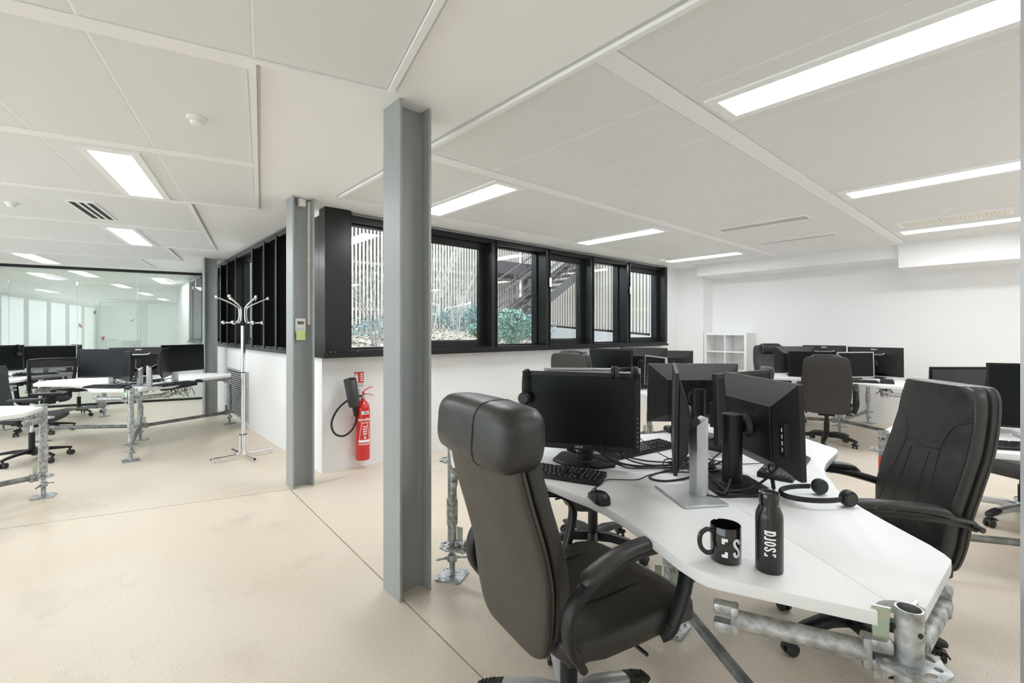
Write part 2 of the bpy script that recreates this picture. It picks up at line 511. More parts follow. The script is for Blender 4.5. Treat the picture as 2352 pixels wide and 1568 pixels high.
# left field, turned; (c = along the rows' normal, d = across)
cb = [-0.50, 0.91, 2.325, 3.735, 5.115, 6.545, 7.965, 9.385, 10.80]
right_edge = [0.535, 0.535, -0.05, -0.05, -0.59, -0.59, -1.17, -1.75]
ds = [-0.03 - 0.571 * k for k in range(0, 11)]
for i in range(8):
    c0, c1 = cb[i] + 0.05, cb[i + 1] - 0.05
    re = right_edge[i]
    dd = ([0.535] if i < 2 else []) + [d for d in ds if d <= re + 0.03]
    dd[0] = re
    for k in range(len(dd) - 1):
        panel(dd[k + 1] + 0.007, dd[k] - 0.007, c0 + 0.006, c1 - 0.006, True)
        if k:
            strip(dd[k] - 0.0065, dd[k] + 0.0065, c0, c1, True, ZP + 0.001, 'ceiling_joint')
    lo = cb[i] - (0.0215 if i and right_edge[i - 1] > re + 0.1 else 0.05)
    strip(re, re + 0.03, lo, cb[i + 1] - 0.0505, True, H - 0.022, 'edge_trim')
    strip(re + 0.033, re + 0.046, lo + 0.015, cb[i + 1] - 0.0505, True, H - 0.004, 'gap_shade_strip', m_dim)
for i, c in enumerate(cb):
    re = max(right_edge[min(i, 7)], right_edge[max(i - 1, 0)])
    # where the field steps back only the near part of the bar's run carries on as an edge trim
    inner = min(right_edge[min(i, 7)], right_edge[max(i - 1, 0)])
    strip(-6.2, inner, c - 0.05, c + 0.05, True)
    if re > inner + 0.1:
        strip(inner, re + 0.03, c - 0.05, c - 0.022, True, H - 0.022, 'edge_trim')
        strip(inner + 0.047, re + 0.03, c - 0.019, c - 0.008, True, H - 0.004, 'gap_shade_strip', m_dim)

# ------------------------------------------------------------------ grey steel columns
def column(x0, y0, label):
    t = thing('steel_column', label, 'column', (x0, y0, 0), 0, 'grey steel columns')
    W_, D_, TF, TW = 0.18, 0.183, 0.014, 0.010
    MB().box(0, TF, 0, W_, 0, H).build('flange', m_steel, t, smooth=0)
    MB().box(D_ - TF, D_, 0, W_, 0, H).build('flange', m_steel, t, smooth=0)
    b = MB().box(TF, D_ - TF, W_ / 2 - TW / 2, W_ / 2 + TW / 2, 0, H)
    for x, s in ((TF, 1), (D_ - TF, -1)):       # rolled fillets at the roots
        for q in (1, -1):
            yb = W_ / 2 + q * TW / 2
            pts = [(x, yb)] + [(x + s * 0.016 * (1 - math.sin(a)), yb + q * 0.016 * (1 - math.cos(a))) for a in [k * PI / 10 for k in range(6)]]
            b.prism(pts if s * q > 0 else pts[::-1], 0, H)
    b.build('web', m_steel, t, smooth=40)
    return t
column(1.14, 2.13, 'tall grey steel I-section column standing nearest, on the floor joint by the leather chair')
column(1.267, 4.265, 'grey steel I-section column beside the corner post, with a thermostat on it')
column(1.29, 8.80, 'farthest grey steel column, beside the glass partition behind the left desk')

# ------------------------------------------------------------------ black window band along the window wall
ZB, ZT = 1.11, 2.475
# corner post with its sill
cp = structure(MB().box(1.605, 1.85, 4.44, 4.60, 1.175, H).box(1.605, 1.77, 4.60, 5.02, 1.175, 2.475).build('trim_4', m_black, smooth=0, bevel=0.004))
MB().box(1.853, 1.875, 4.475, 4.60, 1.175, H).build('post_strip', m_black, cp, smooth=0)
sill = structure(MB().box(1.58, 7.63, 4.40, 4.70, 1.11, 1.15).box(1.60, 7.63, 4.43, 4.70, 1.15, 1.178).box(1.58, 1.75, 4.70, 12.9, 1.11, 1.15).box(1.60, 1.75, 4.70, 12.9, 1.15, 1.178).build('trim_5', m_black, smooth=0))
head = structure(MB().box(1.85, 7.63, 4.50, 4.70, 2.44, 2.505).box(1.57, 1.75, 5.02, 12.9, 2.44, 2.505).build('trim_6', m_black, smooth=0))
structure(MB().box(7.55, 7.63, 4.42, 4.70, 1.178, 2.505).build('trim_7', m_black, smooth=0))
def screws():
    for x in (1.66, 1.70, 1.92, 3.62, 4.56, 5.48, 6.44):
        MB().sphere((x, 4.432, 1.165), 0.006, 8, 5).build('screw', m_silver, sill)
screws()
# mullions: front edge strip plus the deep fin behind it
muls = [(3.595, 3.665), (4.535, 4.60), (5.475, 5.535), (6.40, 6.465)]
for i, (a, b) in enumerate(muls):
    mo = structure(MB().box(a, b, 4.42, 4.70, 1.178, 2.44).build('trim_%d' % (8 + i), m_black, smooth=0))
    MB().box(b, b + 0.012, 4.405, 4.46, 1.178, 2.47).build('cover_strip', m_black, mo, smooth=0)
# windows: 1, 3, 5 opening casements, 2 and 4 fixed; the first one left of the column is fixed
mods = [(1.875, 2.50, False), (2.50, 3.595, True), (3.665, 4.535, False), (4.60, 5.475, True), (5.535, 6.40, False), (6.465, 7.55, True)]
def window(n, x0, x1, opens, along='x', fx=0.0):
    fr = MB()
    if opens:
        fw, y0, y1 = 0.075, 4.545, 4.62
    else:
        fw, y0, y1 = 0.022, 4.58, 4.64
    z0, z1 = 1.178, 2.44
    for bx in ((x0, x0 + fw, y0, y1, z0, z1), (x1 - fw, x1, y0, y1, z0, z1), (x0 + fw, x1 - fw, y0, y1, z0, z0 + fw), (x0 + fw, x1 - fw, y0, y1, z1 - fw, z1)):
        fr.box(*bx)
    o = structure(fr.build('window_%d' % n, m_black, smooth=0, bevel=0.004))
    MB().box(x0 + fw - 0.005, x1 - fw + 0.005, y1 - 0.030, y1 - 0.018, z0 + fw - 0.005, z1 - fw + 0.005).build('pane', m_glass, o, smooth=0)
    if opens:
        gk = MB()
        a, b, c, d = x0 + fw, x1 - fw, z0 + fw, z1 - fw
        for bx in ((a, a + 0.008, c, d), (b - 0.008, b, c, d), (a, b, c, c + 0.008), (a, b, d - 0.008, d)):
            gk.box(bx[0], bx[1], y0 + 0.012, y0 + 0.03, bx[2], bx[3])
        gk.build('gasket', m_rubber, o, smooth=0)
        h = MB().box(x0 + 0.025, x0 + 0.05, y0 - 0.012, y0, 1.36, 1.44).box(x0 + 0.028, x0 + 0.047, y0 - 0.045, y0 - 0.012, 1.41, 1.43).box(x0 + 0.028, x0 + 0.047, y0 - 0.045, y0 - 0.03, 1.30, 1.43)
        h.build('handle', m_black, o, smooth=0, bevel=0.003)
    return o
for i, md in enumerate(mods):
    window(i + 1, *md)
# side windows of the courtyard corner, seen at a slant between deep fins
fins = [5.02, 5.84, 6.36, 6.94, 7.93, 8.51, 9.03, 9.9, 10.7, 11.6, 12.5]
for i in range(len(fins)):
    y = fins[i]
    MB().box(1.565, 1.75, y, y + 0.03, 1.178, 2.44).build('fin', m_black, head, smooth=0)
    MB().box(1.553, 1.568, y - 0.02, y + 0.035, 1.15, 2.46).build('cover_strip', m_black, head, smooth=0)
for i in range(len(fins) - 1):
    y0, y1 = fins[i] + 0.03, fins[i + 1]
    fr = MB(); fw = 0.06
    for bx in ((y0, y0 + fw, 1.178, 2.44), (y1 - fw, y1, 1.178, 2.44), (y0 + fw, y1 - fw, 1.178, 1.178 + fw), (y0 + fw, y1 - fw, 2.44 - fw, 2.44)):
        fr.box(1.66, 1.73, bx[0], bx[1], bx[2], bx[3])
    o = structure(fr.build('window_%d' % (7 + i), m_black, smooth=0, bevel=0.003))
    if i in (3, 6, 7, 8, 9):
        MB().box(1.69, 1.70, y0 + fw - 0.005, y1 - fw + 0.005, 1.178 + fw - 0.005, 2.44 - fw + 0.005).build('pane', m_glass, o, smooth=0)
    else:
        MB().box(1.685, 1.705, y0 + fw - 0.005, y1 - fw + 0.005, 1.178 + fw - 0.005, 2.44 - fw + 0.005).build('blind_panel', m_black, o, smooth=0)
    if i == 1:
        MB().box(1.615, 1.66, y0 + 0.02, y0 + 0.045, 1.30, 1.44).build('handle', m_black, o, smooth=0, bevel=0.004)

# ------------------------------------------------------------------ glass partition at the far left, and the room behind it
def cdbox(b, c0, c1, d0, d1, z0, z1):
    k = len(b.v)
    b.box(d0, d1, c0, c1, z0, z1)
    b.v[k:] = [(*CD(v[1], v[0]), v[2]) for v in b.v[k:]]
    return b
gw = structure(cdbox(cdbox(MB(), GC - 0.03, GC + 0.03, -5.6, -1.05, H - 0.05, H), GC - 0.03, GC + 0.03, -5.6, -1.05, 0, 0.04).build('wall_glass', m_black, smooth=0))
seams = [-1.06, -1.21, -2.09, -2.96, -3.86, -4.74, -5.58]
for i in range(len(seams) - 1):
    cdbox(MB(), GC - 0.006, GC + 0.006, seams[i + 1] + 0.004, seams[i] - 0.004, 0.04, H - 0.05).build('pane', m_part, gw, smooth=0)
    cdbox(MB(), GC - 0.014, GC + 0.014, seams[i + 1] - 0.012, seams[i + 1] + 0.012, H - 0.33, H - 0.27).build('clip', m_silver, gw, smooth=0)
# doors and a partition in the room beyond
for i, d in enumerate((-3.2, -2.25)):
    o = structure(cdbox(cdbox(cdbox(MB(), 15.2, 15.3, d - 0.45, d - 0.38, 0, 2.1), 15.2, 15.3, d + 0.38, d + 0.45, 0, 2.1), 15.2, 15.3, d - 0.45, d + 0.45, 2.1, 2.17).build('door_%d' % (i + 1), m_silverp, smooth=0))
    cdbox(MB(), 15.22, 15.27, d - 0.375, d + 0.375, 0.01, 2.095).build('door_leaf', mat('pale grey door', (0.62, 0.64, 0.63), 0.5), o, smooth=0)
    cdbox(MB(), 15.15, 15.22, d + 0.26, d + 0.34, 1.0, 1.03).build('handle', m_silver, o, smooth=0)
structure(cdbox(MB(), 15.25, 15.4, -6.0, -0.9, 2.17, H).build('trim_12', m_wall, smooth=0))
structure(cdbox(cdbox(cdbox(MB(), 15.25, 15.4, -6.0, -3.65, 0, 2.17), 15.25, 15.4, -2.75, -2.7, 0, 2.17), 15.25, 15.4, -1.8, -0.9, 0, 2.17).build('trim_13', m_wall, smooth=0))
# red squiggle stickers on the glass
for i, (d, z) in enumerate(((-2.72, 1.71), (-2.92, 1.47), (-2.17, 1.57), (-2.60, 1.24))):
    b = MB()
    rr = random.Random(i)
    for k in range(3 if i != 2 else 1):
        pts = [(d + rr.uniform(-.03, .03), z + rr.uniform(-.04, .04)) for q in range(5)]
        b.sweep([(*CD(GC - 0.009, p[0]), p[1]) for p in catmull([(q[0], q[1], 0) for q in pts], 5)], 0.006, 0.0015, n=6)
    o = b.build('glass_sticker', mat('red brown sticker', (0.35, 0.07, 0.04), 0.6))
    tag(o, ['red squiggle sticker highest on the glass partition', 'small orange squiggle sticker left of the others on the glass partition', 'single dark red sticker blob nearest the grey column on the glass', 'cluster of red squiggles lowest on the glass, above the monitors'][i], 'sticker')
# frame edge of a glass door close by at the right
gd = structure(MB().box(-0.012, 0.012, -0.10, 0, 0, H).build('door_3', mat('pale green glass edge', (0.42, 0.50, 0.53), 0.15), smooth=0))
gd.location = (1.563, 0.0165, 0); gd.rotation_euler = (0, 0, R(59.7))
MB().box(-0.014, 0.014, 0, 0.004, 0, H).build('edge_strip', m_silverp, gd, smooth=0)
MB().box(-0.005, 0.005, -0.95, -0.10, 0.01, H).build('pane', m_glass, gd, smooth=0)

# ------------------------------------------------------------------ lights, vents, detectors
def ceiling_light(cx, cy, wx, ly, label, turned=False, group='ceiling lights'):
    p = CD(cy, cx) if turned else (cx, cy)
    t = thing('ceiling_light', label, 'ceiling light', (p[0], p[1], ZP - 0.004), R(-13.5) if turned else 0, group)
    b = MB(); fw = 0.05
    for bx in ((-wx / 2 - fw, -wx / 2, -ly / 2 - fw, ly / 2 + fw), (wx / 2, wx / 2 + fw, -ly / 2 - fw, ly / 2 + fw), (-wx / 2, wx / 2, -ly / 2 - fw, -ly / 2), (-wx / 2, wx / 2, ly / 2, ly / 2 + fw)):
        b.box(bx[0], bx[1], bx[2], bx[3], -0.006, 0.004)
    b.build('frame', m_bar, t, smooth=0)
    MB().box(-wx / 2, wx / 2, -ly / 2, ly / 2, -0.003, 0.004).build('diffuser', m_light, t, smooth=0)
rl = [(2.455, 0.51, 'bright ceiling light panel nearest, large at the upper right'), (2.455, 3.40, 'ceiling light panel right of the tall column, above the window'),
      (4.80, 0.51, 'long ceiling light second from the near one, at the right edge'), (4.80, 3.46, 'ceiling light panel above the stair window, middle of the window row'),
      (7.10, 0.51, 'ceiling light by the end wall, next to the cream return grille'), (7.10, 3.52, 'farthest small ceiling light, above the right end of the windows')]
for x, y, lb in rl:
    ceiling_light(x, y, 0.215, 1.14, lb)
for x in (2.455, 4.80, 7.10):
    ceiling_light(x, -2.38, 0.215, 1.14, 'ceiling light panel in the row behind the right hand view', group='ceiling lights out of view')
ll = [(-0.865, 4.46, 'ceiling light panel nearest in the left field, beyond the round detector'), (-1.41, 7.30, 'second ceiling light of the left field, beyond the black slotted vent'),
      (-3.14, 10.15, 'ceiling light just in front of the top rail of the glass partition')]
for d, c, lb in ll:
    ceiling_light(d, c, 0.225, 1.12, lb, True)
for d, c in ((-3.14, 7.30), (-3.14, 4.46), (-3.14, 1.60), (-0.87, 1.60), (-5.4, 4.46)):
    if d > -0.9:
        continue
    ceiling_light(d, c, 0.225, 1.12, 'ceiling light panel of the left field outside the view', True, 'ceiling lights out of view')
for c, d in ((13.4, -2.0), (13.4, -4.0)):
    ceiling_light(d, c, 0.225, 1.12, 'ceiling light in the room behind the glass', True, 'ceiling lights out of view')

def slot_vent(cx, cy, wx, ly, n, label, turned=False):
    p = CD(cy, cx) if turned else (cx, cy)
    t = thing('slot_vent', label, 'vent', (p[0], p[1], ZP - 0.004), R(-13.5) if turned else 0)
    MB().box(-wx / 2, wx / 2, -ly / 2, ly / 2, -0.0015, 0.004).build('backing', m_rubber, t, smooth=0)
    b = MB()
    fw = 0.022
    for bx in ((-wx / 2 - fw, -wx / 2, -ly / 2 - fw, ly / 2 + fw), (wx / 2, wx / 2 + fw, -ly / 2 - fw, ly / 2 + fw), (-wx / 2, wx / 2, -ly / 2 - fw, -ly / 2), (-wx / 2, wx / 2, ly / 2, ly / 2 + fw)):
        b.box(bx[0], bx[1], bx[2], bx[3], -0.006, 0.004)
    b.build('frame', m_bar, t, smooth=0)
    st = wx / n
    for k in range(1, n):
        x = -wx / 2 + k * st
        MB().box(x - st * 0.2, x + st * 0.2, -ly / 2, ly / 2, -0.004, -0.001).build('slat', m_bar, t, smooth=0)
slot_vent(5.37, 2.0, 0.14, 0.88, 4, 'long slotted air vent in the right ceiling, nearer of two')
slot_vent(6.56, 2.04, 0.12, 0.84, 4, 'long slotted air vent in the right ceiling, farther of two')
slot_vent(-1.43, 5.88, 0.17, 0.72, 3, 'black slotted air vent in the left ceiling field', True)
t = thing('return_grille', 'cream return air grille in the right ceiling near the end wall', 'vent', (6.57, 0.60, ZP - 0.004))
MB().box(-0.14, 0.14, -0.40, 0.40, -0.002, 0.004).build('filter', m_cream, t, smooth=0)
b = MB()
for bx in ((-0.17, -0.14, -0.43, 0.43), (0.14, 0.17, -0.43, 0.43), (-0.14, 0.14, -0.43, -0.40), (-0.14, 0.14, 0.40, 0.43)):
    b.box(bx[0], bx[1], bx[2], bx[3], -0.007, 0.004)
b.build('frame', m_bar, t, smooth=0)
for k in range(26):
    y = -0.385 + k * 0.0308
    MB().box(-0.14, 0.14, y - 0.004, y + 0.004, -0.006, 0.0).build('slat', m_bar, t, smooth=0)
def detector(x, y, label):
    t = thing('smoke_detector', label, 'detector', (x, y, ZP))
    MB().lathe([(0.05, 0), (0.05, -0.008), (0.044, -0.014)], 28).build('base_plate', m_white, t)
    MB().lathe([(0.031, -0.014), (0.033, -0.024), (0.026, -0.036), (0.012, -0.042), (0.002, -0.043)], 24).build('dome', m_white, t)
detector(*CD(3.06, -0.31), 'round white smoke detector in the left ceiling, nearest')
detector(*CD(5.87, -1.99), 'small white smoke detector at the far left of the ceiling')
detector(6.03, 0.60, 'white smoke detector beside the cream return grille')

# motion detector and thermostat on the middle column, its cable duct
wx_, wy_ = 1.36, 4.349
t = thing('motion_detector', 'white motion detector at the top of the middle column', 'detector', (wx_, wy_, 2.46))
MB().box(-0.033, 0.033, -0.045, 0, 0, 0.068).build('housing', m_white, t, smooth=35, bevel=0.008)
MB().box(-0.026, 0.026, -0.052, -0.045, 0.006, 0.036).build('lens', m_shelf, t, smooth=35, bevel=0.004)
MB().cyl((0, -0.02, 0.068), (0, -0.02, 0.075), 0.012).build('bracket', m_white, t)
t = thing('thermostat', 'white thermostat with a small display on the middle column', 'thermostat', (1.352, wy_, 1.36))
MB().box(-0.045, 0.045, -0.022, 0, -0.01, 0.115).build('housing', m_white, t, bevel=0.005)
MB().box(-0.026, 0.026, -0.0235, -0.021, 0.062, 0.09).build('display', m_lcd, t, smooth=0)
for k in (-1, 0, 1):
    MB().box(-0.004 + k * 0.02, 0.004 + k * 0.02, -0.024, -0.021, 0.02, 0.026).build('button', m_gprint, t, smooth=0)
o = MB().box(-0.038, 0.04, -0.0265, -0.0245, -0.075, 0.005).build('sticky_note', m_lime)
o.location = (1.352, wy_, 1.36); tag(o, 'lime green sticky note under the thermostat', 'note')
t = thing('cable_duct', 'thin white cable duct running down the middle column', 'cable duct', (1.425, wy_ - 0.01, 0))
MB().box(-0.010, 0.010, -0.012, 0.0145, 1.42, 2.515).build('channel', m_white, t, smooth=0)
for z in (1.60, 1.98, 2.30):
    MB().box(-0.013, 0.016, -0.015, 0.0145, z, z + 0.018).build('clip', m_white, t, smooth=0)
MB().sweep(catmull([(0, -0.008, 1.43), (-0.008, -0.006, 1.41), (-0.03, 0.0, 1.425), (-0.055, 0.0, 1.45)], 6), 0.0015, n=6).build('wire', m_gprint, t)
o = MB().box(7.93, 7.985, YN - 0.022, YN, 1.93, 2.02).build('wall_sensor', m_white, bevel=0.005); tag(o, 'small white sensor box on the wall right of the windows', 'sensor')
for i, (x, lb) in enumerate(((4.595, 'small white contact sensor on the mullion at the stair window'), (6.462, 'small white contact sensor on the mullion at the right end window'))):
    o = MB().box(x - 0.012, x + 0.030, 4.395, 4.4045, 1.965, 2.085).build('contact_sensor', m_white, bevel=0.003); tag(o, lb, 'sensor')

# louvre vent low on the side wall
t = thing('wall_vent', 'pale grey louvred vent low on the wall behind the coat stand', 'vent', (XW, 7.42, 0.09))
b = MB()
for bx in ((-0.03, 0, 0, 1.30, 0, 0.03), (-0.03, 0, 0, 1.30, 0.665, 0.695), (-0.03, 0, 0, 0.035, 0.03, 0.665), (-0.03, 0, 1.265, 1.30, 0.03, 0.665)):
    b.box(*bx)
b.build('frame', m_silverp, t, smooth=0)
MB().box(-0.004, -0.001, 0.035, 1.265, 0.03, 0.665).build('backing', m_dprint, t, smooth=0)
for k in range(20):
    z = 0.045 + k * 0.031
    MB().box(-0.006, 0.006, 0.035, 1.265, -0.008, 0.008, Matrix.Translation((-0.018, 0, z)) @ Matrix.Rotation(R(20), 4, 'Y')).build('slat', m_silverp, t, smooth=0)

# ================================================================== DESKS: three-armed white tops on scaffold poles
DESK_Z = 0.75
ARM = 1.15
PROFILE = [(0.9655, 0.318), (0.945, 0.345), (0.915, 0.36), (0.86, 0.376), (0.77, 0.39), (0.68, 0.405), (0.58, 0.425), (0.48, 0.455), (0.39, 0.495)]
def desk_piece():
    # one of the three boards: from the centre along one arm's axis, round its sector to the next arm
    g = 0.0003
    pts = [(0.0008, 0.0008)]
    nc = ARM + 0.005
    notch = [(nc - 0.062 * math.cos(a), 0.062 * math.sin(a)) for a in [R(x) for x in (0, 18, 36, 54, 70)]]
    pts += [(max(p[0], 0), p[1] + g) for p in notch]
    pts += [(1.128, 0.060)] if notch[-1][0] < 1.12 else []
    pts += PROFILE
    mid = [(0.3135, 0.543)]
    half = pts + mid
    # mirror about the 60 degree line
    def mir(p):
        a = math.atan2(p[1], p[0]); r = math.hypot(*p); a2 = R(120) - a
        return (r * math.cos(a2), r * math.sin(a2))
    other = [mir(p) for p in reversed(pts[1:])]
    b = MB().prism(half + other, DESK_Z - 0.030, DESK_Z)
    return b.mesh('desktop_panel', m_desk, 30, 0.0014, 2)
me_desk = desk_piece()

def pole_set():
    z = {}
    b = MB().cyl((0, 0, 0.20), (0, 0, 0.765), 0.0255, n=24, cap=False).cyl((0, 0, 0.765), (0, 0, 0.20), 0.0215, n=24, cap=False)
    o = len(b.v)
    n = 24
    for zz, flip in ((0.765, 1), (0.20, -1)):
        ro = [(0.0255 * math.cos(2 * PI * j / n), 0.0255 * math.sin(2 * PI * j / n), zz) for j in range(n)]
        ri = [(0.0215 * math.cos(2 * PI * j / n), 0.0215 * math.sin(2 * PI * j / n), zz) for j in range(n)]
        b.ring_loft([ro, ri], cap=False)
    z['pole'] = b.mesh('pole', m_galv, 40)
    z['hole'] = MB().cyl((0.0215, 0, 0), (0.0262, 0, 0), 0.006, n=12).mesh('drilled_hole', m_rubber, 40)
    z['collar'] = MB().lathe([(0.0262, 0.29), (0.031, 0.292), (0.0315, 0.43), (0.0262, 0.433)], 24, cap=False).mesh('collar', m_galv, 30)
    thr = [(0.0165, 0.008)]
    for k in range(18):
        q = 0.010 + k * 0.0055
        thr += [(0.0165, q), (0.0145, q + 0.0028)]
    z['screw'] = MB().lathe(thr + [(0.016, 0.22)], 16).mesh('jack_screw', m_galv, 30)
    wn = MB().lathe([(0.017, 0.085), (0.027, 0.087), (0.029, 0.11), (0.024, 0.122), (0.017, 0.124)], 16)
    for s in (1, -1):
        wn.sweep([(s * 0.022, 0, 0.105), (s * 0.05, 0.004, 0.101), (s * 0.078, 0.010, 0.094), (s * 0.088, 0.012, 0.092)], [0.013, 0.010, 0.010, 0.005], [0.007, 0.005, 0.005, 0.003], n=8)
    z['nut'] = wn.mesh('wing_nut', m_galv, 40)
    # ledger end: forked head that grips the rosette, with its wedge
    hd = MB().box(0.028, 0.075, -0.016, 0.016, 0.008, 0.036).box(0.028, 0.075, -0.016, 0.016, -0.034, -0.008).box(0.066, 0.085, -0.019, 0.019, -0.034, 0.036)
    z['head'] = hd.mesh('ledger_head', m_galv, 30, 0.006, 2)
    z['wedge'] = MB().prism([(-0.016, 0), (0.012, 0), (0.014, 0.075), (-0.020, 0.075), (-0.018, 0.05)], -0.003, 0.003).xf(Matrix.Rotation(R(90), 4, 'X')).mesh('wedge', m_zinc, 30)
    z['wedge_tail'] = MB().box(-0.006, 0.010, -0.003, 0.003, -0.055, -0.03).mesh('wedge_tail', m_galv, 30)
    return z
PS = pole_set()
_led = {}
def ledger_mesh(a, b, r, m):
    k = (round(a, 3), round(b, 3), r, m.name)
    if k not in _led:
        _led[k] = MB().cyl((a, 0, 0), (b, 0, 0), r, n=18).mesh('ledger_tube', m, 40)
    return _led[k]
me_band = MB().lathe([(0.0264, 0), (0.0264, 0.085)], 24, cap=False).mesh('red_band', m_orange, 40)

def make_desk(x, y, a0, label, trays=(), band=None):
    t = thing('workstation_desk', label, 'desk', (x, y, 0), R(a0), 'three-armed desks on scaffold poles')
    for k in range(3):
        ob('desktop_panel', me_desk, t, rz=R(120 * k))
    spots = [(0, 0, 0, 0.0)] + [(ARM * math.cos(R(120 * k)), ARM * math.sin(R(120 * k)), R(120 * k + 180), 1) for k in range(3)]
    for i, (px, py, pa, outer) in enumerate(spots):
        p = ob('pole', PS['pole'], t, loc=(px, py, 0 if outer else -0.05), rz=pa)
        ob('collar', PS['collar'], p, loc=(0, 0, 0 if outer else 0.05))
        ob('jack_screw', PS['screw'], p, loc=(0, 0, 0 if outer else 0.05))
        ob('wing_nut', PS['nut'], p, loc=(0, 0, 0 if outer else 0.05), rz=R(35))
        ob('base_plate', me_plate, p, loc=(0, 0, 0.004 if outer else 0.054), rz=R(45 + 17 * i))
        ob('rosette', me_rosette, p, loc=(0, 0, 0.17 if outer else 0.22), rz=0)
        if outer:
            ob('rosette', me_rosette, p, loc=(0, 0, 0.648), rz=0)
            for q in (60, 180, 240):
                ob('drilled_hole', PS['hole'], p, loc=(0, 0, 0.72), rz=R(q))
            ob('drilled_hole', PS['hole'], p, loc=(0, 0, 0.33), rz=R(200))
            # low ledger back to the middle pole
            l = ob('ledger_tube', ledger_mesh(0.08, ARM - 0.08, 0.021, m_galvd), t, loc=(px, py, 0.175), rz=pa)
            for (lx, r2) in ((0, 0), (ARM, PI)):
                ob('ledger_head', PS['head'], l, loc=(lx, 0, 0), rz=r2)
                ob('wedge', PS['wedge'], l, loc=(lx + (0.052 if r2 == 0 else -0.052), 0, 0.032), rz=r2)
            # two short brackets under the slanted ends of the arm
            for s in (1, -1):
                l = ob('bracket_tube', ledger_mesh(0.08, 0.335, 0.0225, m_galv), t, loc=(px, py, 0.652), rz=pa + s * R(58))
                ob('ledger_head', PS['head'], l)
                ob('wedge', PS['wedge'], l, loc=(0.052, 0, 0.030))
                ob('wedge_tail', PS['wedge_tail'], l, loc=(0.052, 0, 0))
                ob('tube_end', PS['head'], l, loc=(0.415, 0, 0), rz=PI)
            if band == i:
                ob('red_band', me_band, p, 'orange red band with a white mark', loc=(0, 0, 0.525))
                MB().box(0.0262, 0.0272, -0.012, 0.012, 0.572, 0.582).box(0.0262, 0.0272, -0.008, 0.010, 0.550, 0.556).build('band_mark', m_print, p, smooth=0).rotation_euler = (0, 0, R(-20))
    for a in trays:
        # black cable tray and its power strip under the seat side
        m = Matrix.Rotation(R(a), 4, 'Z')
        MB().box(-0.045, 0.045, -0.30, 0.30, 0.652, 0.660).box(-0.045, -0.040, -0.30, 0.30, 0.66, 0.70).box(0.040, 0.045, -0.30, 0.30, 0.66, 0.70).box(-0.05, 0.05, -0.27, -0.25, 0.70, 0.7205).box(-0.05, 0.05, 0.25, 0.27, 0.70, 0.7205).xf(Matrix.Rotation(R(a), 4, 'Z') @ Matrix.Translation((0.47, 0, 0))).build('cable_tray', m_plas, t, smooth=0)
        MB().box(-0.03, 0.03, -0.22, 0.20, 0.66, 0.70).xf(Matrix.Rotation(R(a), 4, 'Z') @ Matrix.Translation((0.47, 0, 0))).build('power_strip', m_white, t, smooth=0)
        rr = random.Random(int(a * 7 + x * 31))
        b = MB()
        for k in range(16):
            y0 = rr.uniform(-0.26, 0.2); y1 = y0 + rr.uniform(-0.12, 0.16); dz = rr.uniform(0.04, 0.14)
            pts = [(0.47, y0, 0.665), (0.47 + rr.uniform(-.05, .07), y0 + 0.02, 0.66 - dz * 0.6), (0.48 + rr.uniform(-.06, .06), (y0 + y1) / 2, 0.66 - dz), (0.47, y1, 0.66 - dz * 0.5), (0.45, y1, 0.668)]
            b.sweep(catmull(pts, 5), 0.0028, n=5)
        stuff(b.xf(m).build('cable_bundle', m_rubber, t))
    return t

make_desk(1.97, 1.13, 235, 'large white three-armed desk in the foreground with mug and bottle', trays=(60,))
make_desk(0.42, 7.49, 23, 'white three-armed desk left of the coat stand with silver monitor stands', trays=(60, 300))
make_desk(-1.40, 5.05, 20, 'white desk arm cut by the left edge of the picture, on a single scaffold pole')
make_desk(-0.95, 9.50, 23, 'white desk far left in front of the glass partition', trays=(300,))
make_desk(7.42, 1.78, 236, 'white three-armed desk by the end wall with five monitors', trays=(60, 300))
make_desk(4.15, -0.35, 242, 'white desk at the right edge on a pole with an orange red band', band=3)
make_desk(4.75, 2.98, 236, 'white desk under the windows, behind the foreground desk', trays=(180,))

# ================================================================== CHAIRS
def se_ring(cx, cy, cz, hx, hy, e=0.6, n=32, axis='z', twist=0):
    out = []
    for j in range(n):
        a = 2 * PI * j / n
        u = spow(math.cos(a), e); v = spow(math.sin(a), e)
        if axis == 'z':
            out.append((cx + hx * u, cy + hy * v, cz))
        elif axis == 'x':
            out.append((cx, cy + hx * u, cz + hy * v))
        else:
            out.append((cx + hx * v, cy, cz + hy * u))
    return out

# side line of the back and its half width, by height
BACK = [(0.40, -0.250, 0.150), (0.43, -0.253, 0.205), (0.52, -0.262, 0.240), (0.64, -0.272, 0.258), (0.76, -0.302, 0.266), (0.88, -0.340, 0.262), (0.99, -0.366, 0.250), (1.08, -0.378, 0.240), (1.125, -0.380, 0.222), (1.145, -0.380, 0.190)]
def back_at(z):
    for (z0, x0, w0), (z1, x1, w1) in zip(BACK, BACK[1:]):
        if z <= z1:
            t = max(0, (z - z0) / (z1 - z0)); return (x0 + (x1 - x0) * t, w0 + (w1 - w0) * t)
    return BACK[-1][1:]
def cushion_front(y, z, off=0.0):
    x, hw = back_at(z)
    t = max(0.0, 1 - (abs(y) / (hw * 0.985)) ** (2 / 0.42))
    return x + 0.022 + 0.036 * t ** 0.21 + off
def smooth_back():
    zs = [0.44 + (1.145 - 0.44) * k / 26 for k in range(27)]
    P = catmull([(b[1], b[2], b[0]) for b in BACK], 5)
    return P
